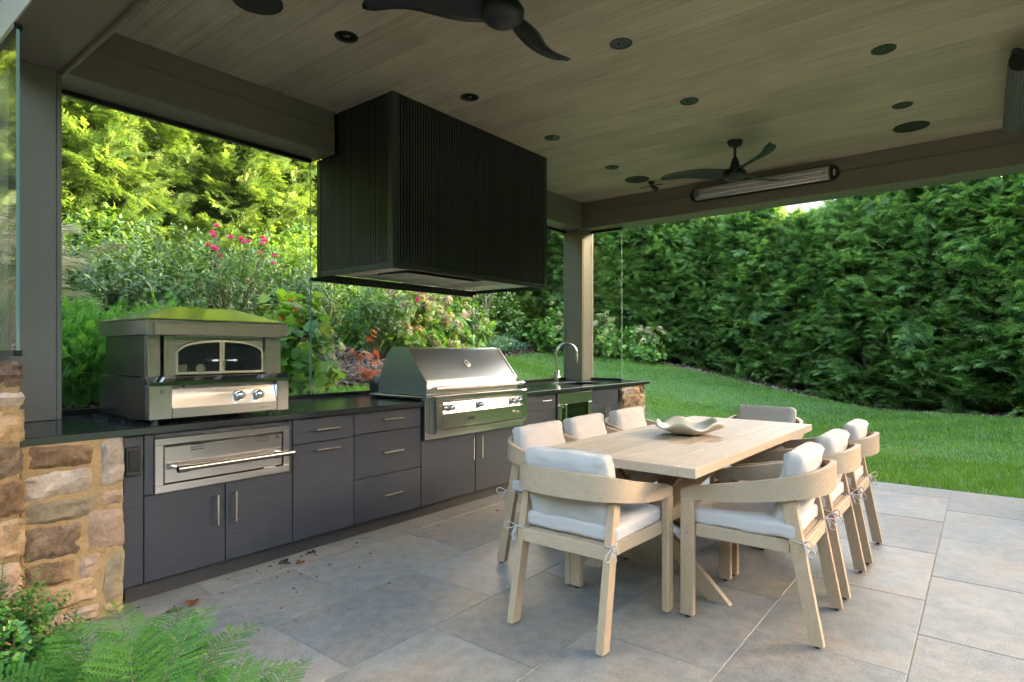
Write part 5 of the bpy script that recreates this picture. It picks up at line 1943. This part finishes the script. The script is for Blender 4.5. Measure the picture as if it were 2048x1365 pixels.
def shrub(name, label, cat, x, y, rx, ry, hgt, nclump, per, size, mat, tmpl='n', droop=0.0, flowers=None, seed=0, group=None, z0=0.0, stems=6, up=.5, fl_mat='hydrfl', fl_size=(.055, .09), spread=.12, upper=.0):
    g = np.random.default_rng(seed)
    zg = terr1(x, y) + z0
    t = thing(name, label, cat, (x, y, zg), 0, group)
    tv_, tf_ = {'n': (LF, LQ), 'w': (LFw, LQw), 's': (LFn, LQn), 'l': (LL, LLq)}[tmpl]
    acc = Acc()
    # clump centres through an uneven ellipsoid, more of them near the skin
    d = rdir(nclump, g)
    d[:, 2] = np.abs(d[:, 2]) * 1.0 - .25
    d = norm(d)
    rr = g.uniform(.45, 1.0, nclump) ** .5
    bumpy = 1 + .16 * np.sin(4 * np.arctan2(d[:, 1], d[:, 0]) + seed) + .12 * np.sin(7 * d[:, 2] + seed * 2)
    c = np.stack([d[:, 0] * rx, d[:, 1] * ry, (d[:, 2] + .3) / 1.3 * hgt], -1) * (rr * bumpy)[:, None]
    c[:, 2] = np.maximum(c[:, 2], .05) + upper
    outd = norm(d + np.array([0, 0, up]) + g.normal(0, .25, (nclump, 3)))
    cr = g.beta(2, 2, nclump)
    for j in range(per):
        a = 2.4 * j + g.uniform(0, .8, nclump)
        fr = frames(outd, rdir(nclump, g))
        tilt = R(28) + R(60) * (1 - j / per)
        ld = outd * np.cos(tilt) + (fr[:, :, 0] * np.cos(a)[:, None] + fr[:, :, 2] * np.sin(a)[:, None]) * np.sin(tilt)
        ld[:, 2] -= droop
        p = c + outd * ((j / per) * spread - spread * .5)[..., None] if not np.isscalar(j) else c + outd * ((j / per) * spread - spread * .5)
        p = p + g.normal(0, .012, (nclump, 3))
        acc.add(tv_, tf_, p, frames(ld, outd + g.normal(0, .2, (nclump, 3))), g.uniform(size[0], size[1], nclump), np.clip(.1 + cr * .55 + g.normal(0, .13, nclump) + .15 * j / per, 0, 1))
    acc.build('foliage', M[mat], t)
    if stems:
        bm = bmesh.new()
        for k in range(stems):
            q = c[k % nclump] * np.array([1, 1, .85])
            b0 = (g.uniform(-.1, .1) * rx, g.uniform(-.1, .1) * ry, -.05)
            tube(bm, [(b0[0], b0[1], b0[2]), (q[0] * .4, q[1] * .4, q[2] * .5), tuple(q)], [.012, .009, .004], 5)
        for v in bm.verts:
            v.co += Vector((x, y, zg))
        finish('stems', bm, M['stem'], t)
    if flowers:
        # each flower head its own part
        fv = np.array([[0, 0, 0], [.5, .5, .15], [0, 1, .0], [-.5, .5, .15]], float); ff = np.array([[0, 1, 2, 3]])
        top = np.argsort(-(c[:, 2] * .7 - c[:, 1] * .5 * (1 if ry < 90 else 0)) + g.normal(0, .15, nclump))[:flowers]
        for k in top:
            a2 = Acc()
            nf = 70
            dd = rdir(nf, g)
            s_ = g.uniform(*fl_size)
            pp_ = dd * s_ * np.array([1, 1, .8])
            a2.add(fv, ff, pp_, frames(np.cross(dd, rdir(nf, g)), dd), np.full(nf, s_ * .5), np.clip(g.random() * .7 + g.normal(0, .15, nf), 0, 1))
            a2.build('flower_head', M[fl_mat], t, tuple(c[k] + outd[k] * .06))
    return t

# hydrangeas: on the bank behind the grill and at the lawn's far corner
hy = [(6.1, 7.2, .62, .85, 'hydrangea with fading pink heads directly above the grill lid'), (6.9, 7.5, .6, .8, 'hydrangea with rusty heads behind the right half of the grill'),
      (7.9, 8.1, .62, .85, 'hydrangea on the bank right of the grill, above bare mulch'), (9.2, 8.9, .8, 1.0, 'bright green hydrangea left of the pale tree trunk'), (8.6, 9.6, .8, 1.1, 'tall hydrangea at the back of the bank beside the evergreens'),
      (13.5, 9.1, .75, 1.15, 'hydrangea seen through the small glass panel by the corner post'), (14.4, 8.35, .7, 1.0, 'hydrangea with buff heads just right of the small glass panel'), (15.05, 7.45, .62, .9, 'last hydrangea at the foot of the right hedge')]
for i, (x, y, r_, h_, lb) in enumerate(hy):
    shrub('hydrangea', lb, 'shrub', x, y, r_, r_, h_, 240, 8, (.10, .17), 'hydr', 'w', .1, 34 if x < 9 else 22, 400 + i, 'hydrangea shrubs', spread=.14)
# grey green evergreen shrubs on the left bank
az = [(2.0, 7.9, .9, 1.15, 'grey green leafy shrub on the bank above the left end of the oven roof'), (3.0, 8.2, 1.0, 1.2, 'grey green leafy shrub on the bank above the oven roof peak'), (4.2, 8.9, 1.0, 1.25, 'grey green leafy shrub behind the pink roses'),
      (1.4, 9.3, 1.1, 1.2, 'leafy shrub higher on the bank beside the plume grass'), (2.9, 9.8, 1.1, 1.2, 'leafy shrub at the foot of the sunlit hedge, left'), (5.6, 9.6, 1.1, 1.4, 'leafy shrub under the left edge of the range hood'),
      (5.0, 8.1, .7, 1.0, 'dark grey green shrub above the mulch right of the oakleaf hydrangea'), (6.6, 9.4, 1.0, 1.4, 'leafy shrub on the bank below the range hood')]
for i, (x, y, r_, h_, lb) in enumerate(az):
    shrub('evergreen_shrub', lb, 'shrub', x, y, r_, r_ * .9, h_, 620, 8, (.055, .10), 'azalea' if i not in (3, 4, 5, 7) else 'bright', 'n', 0, None, 430 + i, 'small-leaved shrubs on the bank', spread=.10)
# roses
def rose(x, y, r_, h_, label, fl, seed, upper=0.0):
    g = np.random.default_rng(seed)
    t = shrub('rose_bush', label, 'shrub', x, y, r_, r_, h_, 420, 6, (.045, .08), 'rose', 'n', 0, None, seed, None, stems=12, spread=.10, upper=upper)
    zg = t.location.z
    fv = np.array([[0, 0, 0], [.55, .5, .25], [0, 1, .1], [-.55, .5, .25]], float); ff = np.array([[0, 1, 2, 3]])
    bm = bmesh.new()
    for (dx, dy, dz) in fl:
        a2 = Acc()
        for ring, (nn_, el_) in enumerate(((7, .1), (6, .6), (5, 1.1))):
            a = np.linspace(0, 2 * np.pi, nn_, endpoint=False) + ring
            d = np.stack([np.cos(a) * math.cos(el_), np.sin(a) * math.cos(el_) - .2, np.full(nn_, math.sin(el_))], -1)
            a2.add(fv, ff, d * .004, frames(d, np.tile([0, -.3, 1.], (nn_, 1))), np.full(nn_, .042), np.clip(g.random(nn_) * .7 + .1, 0, 1))
        a2.build('rose_flower', M['petal'], t, (dx, dy, dz))
        tube(bm, [(x + dx * .4, y + dy * .4, zg + dz * .4), (x + dx * .9, y + dy, zg + dz * .8), (x + dx, y + dy, zg + dz)], [.008, .005, .003], 5)
    finish('flower_stems', bm, M['stem'], t)
    return t
rx0, ry0 = 3.62, 7.3
zg0 = terr1(rx0, ry0)
fl = [(a - rx0, b - ry0, c - zg0) for a, b, c in [(3.299, 6.971, 2.741), (3.29, 7.063, 2.67), (3.289, 7.011, 2.629), (3.511, 7.081, 2.652), (3.649, 7.088, 2.655), (3.593, 6.92, 2.58), (3.646, 6.904, 2.603), (3.279, 7.151, 2.532), (3.268, 6.978, 2.483), (3.292, 6.97, 2.462), (3.986, 7.199, 2.729), (3.938, 7.041, 2.666), (3.953, 7.151, 2.643), (3.867, 7.043, 2.514), (3.397, 7.092, 2.412), (4.004, 6.945, 2.478), (4.067, 7.09, 2.404), (3.782, 7.16, 2.155)]]
rose(rx0, ry0, .68, 1.32, 'tall rose bush with magenta flowers above the pizza oven', fl, 470)
rx1, ry1 = 5.25, 6.55
zg1 = terr1(rx1, ry1)
fl = [(a - rx1, b - ry1, c - zg1) for a, b, c in [(6.104, 6.55, 2.148), (6.044, 6.55, 2.063), (6.025, 6.55, 2.024), (5.699, 6.55, 1.947)]]
rose(rx1, ry1, .46, .80, 'many-stemmed rose bush left of the grill lid with few pink flowers', fl, 471, .34)
# oakleaf hydrangea, red shrub
shrub('oakleaf_hydrangea', 'big-leaved yellow green and red tinged shrub right of the pizza oven', 'shrub', 3.42, 5.55, .40, .32, 1.05, 74, 5, (.11, .18), 'oak', 'l', .25, None, 480, None, spread=.22)
shrub('red_leaf_shrub', 'small shrub with red autumn leaves standing in the mulch', 'shrub', 4.52, 5.75, .17, .15, .58, 12, 4, (.06, .10), 'red', 'l', .35, None, 481, None, stems=6, spread=.18)
# background filler shrubs between hydrangeas and evergreens
for i, (x, y, r_, h_, lb) in enumerate([(10.9, 10.6, 1.1, 2.2, 'dark leafy shrub behind the hydrangeas left of the corner post'), (12.2, 10.7, 1.0, 2.6, 'tall leafy shrub behind the pale tree trunk'), (9.6, 11.0, 1.0, 2.4, 'leafy shrub behind the hydrangeas under the hood corner'), (10.2, 9.6, .6, .8, 'yellow green low shrub at the foot of the pale tree trunk')]):
    shrub('leafy_shrub', lb, 'shrub', x, y, r_, r_, h_, 420, 7, (.09, .15), 'bright' if i == 3 else 'rose', 'n', 0, None, 490 + i, 'leafy shrubs at the back of the bank', spread=.14)
# pale small tree
pt_ = thing('young_tree', 'slender young tree with pale forked trunk left of the corner post', 'tree', (11.3, 9.75, terr1(11.3, 9.75)))
zt_ = terr1(11.3, 9.75)
trunk('trunk', 11.3, 9.75, zt_ - .05, zt_ + 1.2, .045, pt_, M['stone_olive'])
bm = bmesh.new()
g = np.random.default_rng(77)
for k in range(7):
    a = k * .9
    tube(bm, [(11.3, 9.75, zt_ + .9 + .05 * k), (11.3 + .3 * math.cos(a), 9.75 + .3 * math.sin(a), zt_ + 1.7), (11.3 + .6 * math.cos(a), 9.75 + .6 * math.sin(a), zt_ + 3.2 + .2 * math.sin(k))], [.025, .017, .006], 6)
finish('limbs', bm, M['stone_olive'], pt_)
acc = Acc()
n_ = 1700
d = rdir(n_, g); rr = g.uniform(.3, 1, n_) ** .5
p = d * rr[:, None] * np.array([.85, .85, 1.5]) + np.array([0, 0, 2.9])
acc.add(LF, LQ, p, frames(norm(d + [0, 0, -.3]), rdir(n_, g)), g.uniform(.07, .13, n_), np.clip(g.beta(3, 2, n_), 0, 1))
acc.build('foliage', M['bright'], pt_)

# soft ferny ground cover behind the glass, and bluish ground cover at the lawn edge
def cover(name, label, cat, pts, n, hgt, size, mat, tm, seed, upk=1.2):
    g = np.random.default_rng(seed)
    P = np.array(pts)
    k = g.integers(0, len(P), n)
    x = P[k, 0] + g.normal(0, 1, n) * P[k, 2] * .5
    y = P[k, 1] + g.normal(0, 1, n) * P[k, 3] * .5
    ok = ~in_lawn(x, y) & (y > 4.62)
    x, y = x[ok], y[ok]; m_ = len(x)
    hh_ = hgt * (.35 + .65 * g.random(m_)) * (1 + .35 * np.sin(x * 3.1) * np.cos(y * 4.3))
    z = terr(x, y) + hh_
    d = norm(rdir(m_, g) * [1, 1, .5] + [0, 0, upk])
    acc = Acc()
    acc.add(tm[0], tm[1], np.stack([x, y, z], -1), frames(d, rdir(m_, g)), g.uniform(size[0], size[1], m_), np.clip(g.beta(2, 2, m_) * .7 + .5 * (hh_ / hgt - .5), 0, 1))
    o = acc.build(name, M[mat])
    tag(o, label, cat, kind='stuff')
SP2 = spray_t(6, 9, .30, .05, .3)
cover('soft_groundcover', 'soft bright green feathery plants massed behind the glass left of the oven', 'ground cover', [(1.5, 5.5, .45, .5), (1.2, 5.2, .4, .4), (1.95, 5.6, .35, .4), (2.3, 5.3, .3, .35), (1.35, 4.85, .35, .16), (1.9, 4.85, .5, .16)], 5600, .62, (.09, .16), 'soft', SP2, 501)
cover('soft_groundcover', 'low green feathery plants along the glass between the oven and the grill', 'ground cover', [(3.0, 4.95, .4, .16), (3.7, 4.95, .45, .15), (4.5, 5.0, .5, .15), (5.1, 5.1, .4, .2)], 1900, .10, (.06, .10), 'soft', SP2, 502)
cover('blue_groundcover', 'low bluish green ground cover at the far lawn edge left of the corner post', 'ground cover', [(9.9, 9.15, .6, .3), (11.0, 9.45, .7, .35), (12.0, 9.75, .6, .3)], 6500, .28, (.05, .09), 'liriope', (LF, LQ), 503)
cover('low_fern_groundcover', 'small green weeds and seedlings scattered on the mulch bank', 'ground cover', [(1.9, 6.7, .6, .2), (5.6, 5.7, .5, .2), (7.2, 7.0, .5, .2)], 500, .14, (.05, .09), 'bright', (LF, LQ), 504)

# ornamental plume grass behind the left column
def plume_grass(x, y, label, n_pl, n_bl, hgt, seed, bias=(0.45, -.1)):
    g = np.random.default_rng(seed)
    zg = terr1(x, y)
    t = thing('plume_grass', label, 'ornamental grass', (x, y, zg), group='tall dry plume grasses at the left')
    V, F, rn = [], [], []
    def strip(pts, ws):
        n0 = len(V)
        for (p, w, s) in zip(pts, ws, [None] * len(pts)):
            V.append(p - w); V.append(p + w)
        for i in range(len(pts) - 1):
            F.append([n0 + 2 * i, n0 + 2 * i + 1, n0 + 2 * i + 3, n0 + 2 * i + 2])
    def arcp(a, h, reach, n):
        out = []
        for i in range(n + 1):
            s = i / n
            out.append(np.array([math.cos(a) * reach * s ** 1.9, math.sin(a) * reach * s ** 1.9, h * (s - .22 * s ** 4)]))
        return out
    for k in range(n_bl):
        a = g.uniform(0, 2 * np.pi)
        ps = arcp(a, hgt * g.uniform(.5, .95), g.uniform(.3, .95), 6)
        off = g.normal(0, .07, 3) * [1, 1, 0]
        side = np.array([-math.sin(a), math.cos(a), 0]) * .005
        strip([p + off for p in ps], [side * (1 - .8 * i / 6) for i in range(7)])
        rn += [g.random()] * 6
    mesh_np('grass_blades', np.array(V), np.array(F), M['blade'], t, np.array(rn))
    V.clear(); F.clear(); rn.clear()
    for k in range(n_pl):
        a = g.uniform(0, 2 * np.pi) * .0 + g.normal(math.atan2(bias[1], bias[0]), 1.3)
        h = hgt * g.uniform(.62, 1.15)
        ps = arcp(a, h, g.uniform(.25, .62), 12)
        off = g.normal(0, .08, 3) * [1, 1, 0]
        side = np.array([-math.sin(a), math.cos(a), 0]) * .0015
        strip([p + off for p in ps], [side] * 13)
        r0 = g.random()
        rn += [r0] * 12
        # plume: fine drooping hairs along the last part, nodding over
        b = ps[12] + off
        dirp = norm((ps[12] - ps[11])[None])[0]
        for j in range(70):
            s = j / 70 * .34
            q = ps[9] + off + (ps[12] - ps[9]) * min(1, s / .22) if s < .22 else b + dirp * (s - .22) - np.array([0, 0, .8 * (s - .22) ** 1.5])
            dh = norm((dirp * .8 + g.normal(0, .30, 3) + [math.cos(a) * .45, math.sin(a) * .45, -.35])[None])[0]
            ln = g.uniform(.06, .15)
            sd = norm(np.cross(dh, g.normal(size=3))[None])[0] * .0027
            strip([q, q + dh * ln * .5 - [0, 0, .004], q + dh * ln - [0, 0, .018]], [sd, sd, sd * .4])
            rn += [min(1, max(0, r0 * .6 + g.random() * .4))] * 2
    mesh_np('plumes', np.array(V), np.array(F), M['plume'], t, np.array(rn))
    return t
plume_grass(1.02, 5.85, 'tall clump of dry cream plume grass behind the glass beside the left column', 80, 420, 1.42, 520, (.5, -.3))
plume_grass(.45, 6.3, 'cream plume grass seen through the side glass at the far left edge', 34, 300, 1.55, 521)

# ---------------------------------------------------------------- foreground fern and boxwood
def pinna_t(seed=0):
    """one fern pinna: midrib with small toothed leaflets on both sides"""
    g = np.random.default_rng(seed)
    V, F = [], []
    nb = 12
    for i in range(nb):
        y = .03 + .93 * i / nb
        L = .19 * (math.sin(math.pi * (.30 + .70 * (1 - i / nb))) ** .8 if i > 1 else .8) * (1 - .55 * i / nb) + .02
        for sg in (-1, 1):
            n = len(V)
            a = R(72)
            d = np.array([sg * math.sin(a), math.cos(a)])
            w = .047
            p0 = np.array([0, y])
            z = -.16 * y * y
            m = p0 + d * L * .5
            e_ = p0 + d * L
            V.extend([[p0[0], p0[1] - w * .8, z], [m[0], m[1] - w, z + .012], [e_[0], e_[1] + w * .2, z - .008 + g.normal(0, .01)], [m[0], m[1] + w * .9, z + .006]])
            F.append([n, n + 1, n + 2, n + 3])
    n = len(V)
    V.extend([[-.008, 0, .003], [.008, 0, .003], [.003, 1, -.157], [-.003, 1, -.157]])
    F.append([n, n + 1, n + 2, n + 3])
    return np.array(V), np.array(F)
PIN = pinna_t()
def fern(x, y, fronds, label, seed):
    g = np.random.default_rng(seed)
    t = thing('fern', label, 'fern', (x, y, 0), group='green ferns in the near left corner')
    for (az_, el0, L, lift) in fronds:
        acc = Acc()
        n = 17
        bm = bmesh.new()
        pts = []
        a = R(az_)
        for i in range(n + 3):
            s = i / (n + 2)
            e_ = R(el0) - R(62) * s ** 1.4
            if i == 0:
                p = np.array([0, 0, .02])
            else:
                p = pts[-1] + np.array([math.cos(a) * math.cos(e_), math.sin(a) * math.cos(e_), math.sin(e_)]) * L / (n + 2)
            pts.append(p)
            a += g.normal(0, .02)
        rb = g.random()
        P, D, U, S, RR = [], [], [], [], []
        for i in range(2, n + 3):
            s = (i - 2) / n
            d = pts[i] - pts[i - 1]
            d = d / np.linalg.norm(d)
            side = np.cross(d, [0, 0, 1.]); side /= np.linalg.norm(side)
            upv = np.cross(side, d)
            for sg in (-1, 1):
                P.append(pts[i]); 
                D.append(d * (.35 + .3 * s) + side * sg * 1.0 + upv * (.12 + g.normal(0, .08)))
                U.append(upv + g.normal(0, .12, 3))
                S.append(L * .36 * (math.sin(math.pi * (.18 + .80 * (1 - s) ** 1.0)) ** .7 * (1 - .72 * s) + .03) * g.uniform(.9, 1.1))
                RR.append(min(1, max(0, .25 + .45 * rb + g.normal(0, .10) + .15 * s)))
        # terminal pinna
        P.append(pts[-1]); D.append(pts[-1] - pts[-2]); U.append(np.array([0, 0, 1.])); S.append(L * .10); RR.append(.6)
        acc.add(PIN[0], PIN[1], np.array(P), frames(np.array(D), np.array(U)), np.array(S), np.array(RR))
        f_ = acc.build('frond', M['fern'], t)
        tube(bm, [tuple(p) for p in pts], [.004 * (1 - .8 * i / (n + 2)) + .0008 for i in range(n + 3)], 5)
        me = bpy.data.meshes.new('rachis')
        bm.to_mesh(me); bm.free()
        me.materials.append(M['stem'])
        link(bpy.data.objects.new('rachis', me), f_)
    return t
fern(.72, 2.02, [(95, 62, .62, 0), (55, 60, .60, 0), (20, 58, .55, 0), (135, 60, .62, 0), (-15, 52, .52, 0), (75, 80, .55, 0), (170, 50, .55, 0), (-50, 48, .5, 0), (35, 74, .52, 0), (115, 40, .5, 0)], 'bright green fern spilling over the paving in the near left corner', 601)
fern(.80, 1.70, [(70, 62, .46, 0), (20, 60, .46, 0), (-25, 50, .42, 0), (110, 55, .46, 0), (45, 76, .42, 0), (150, 48, .42, 0)], 'smaller fern at the bottom edge right of the larger fern', 602)
fern(.50, 2.12, [(80, 60, .5, 0), (30, 62, .5, 0), (130, 50, .5, 0), (170, 50, .4, 0), (-10, 50, .5, 0)], 'yellowish fern beside the boxwood at the lower left corner', 603)

def boxwood(x, y, r_, h_, seed):
    g = np.random.default_rng(seed)
    t = thing('boxwood_bush', 'glossy small-leaved boxwood bush in front of the tall stone pier', 'shrub', (x, y, 0))
    nt_ = 520
    d = rdir(nt_, g); d[:, 2] = np.abs(d[:, 2])
    c = d * np.array([r_, r_, h_]) * g.uniform(.55, 1.05, nt_)[:, None]
    acc = Acc()
    bm = bmesh.new()
    for k in range(nt_):
        tw = norm((d[k] + g.normal(0, .35, 3) + [0, 0, .5])[None])[0]
        L = g.uniform(.08, .17)
        base = c[k] - tw * L * .3
        ml = 16
        s = np.linspace(0, 1, ml)
        p = base + tw * (s * L)[:, None]
        a = np.arange(ml) * 1.57 + g.uniform(0, 3)
        f = frames(tw[None], rdir(1, g))[0]
        ld = tw * .55 + f[:, 0] * np.cos(a)[:, None] + f[:, 2] * np.sin(a)[:, None]
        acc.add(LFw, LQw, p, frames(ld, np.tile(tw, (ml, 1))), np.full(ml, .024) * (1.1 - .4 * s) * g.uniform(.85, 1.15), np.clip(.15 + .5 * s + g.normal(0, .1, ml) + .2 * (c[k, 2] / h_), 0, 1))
        if k % 12 == 0:
            tube(bm, [(x, y, 0), tuple(np.array([x, y, 0]) + c[k] * .6), tuple(np.array([x, y, 0]) + base + tw * L)], [.006, .004, .0015], 4)
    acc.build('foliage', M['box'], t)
    finish('stems', bm, M['stem'], t)
boxwood(.50, 2.72, .26, .50, 610)
boxwood_bed = box('planting_bed', -1.5, .618, -1.5, 3.33, -.12, .004, M['soil'], None, 0)
boxwood_bed['kind'] = 'structure'

# ---------------------------------------------------------------- neighbour's house beyond the hedge
hs = thing('neighbour_house', 'pale house with a pinkish grey roof just showing above the right hedge', 'house', (27, 8, .5))
wl = plain('pale_render', (.62, .54, .46), .8)
rf = plain('pinkish_roof_shingle', (.42, .35, .32), .8, nscale=8, nstr=.15)
box('wall', 24.5, 33, 4, 14, 0, 6.3, wl, hs, 0)
bm = bmesh.new()
prism(bm, [(3.4, 6.2), (14.6, 6.2), (9, 9.6)], 23.9, 33.6, 'yz')
finish('roof', bm, rf, hs)
for yy in (5.5, 8, 10.5, 12.6):
    w_ = box('window', 24.44, 24.52, yy - .5, yy + .5, 3.8, 5.3, plain('white_window_frame', (.75, .73, .7), .5), hs, .01)
    box('pane', 24.42, 24.435, yy - .43, yy + .43, 3.87, 5.23, M['darkglass'], w_, 0)
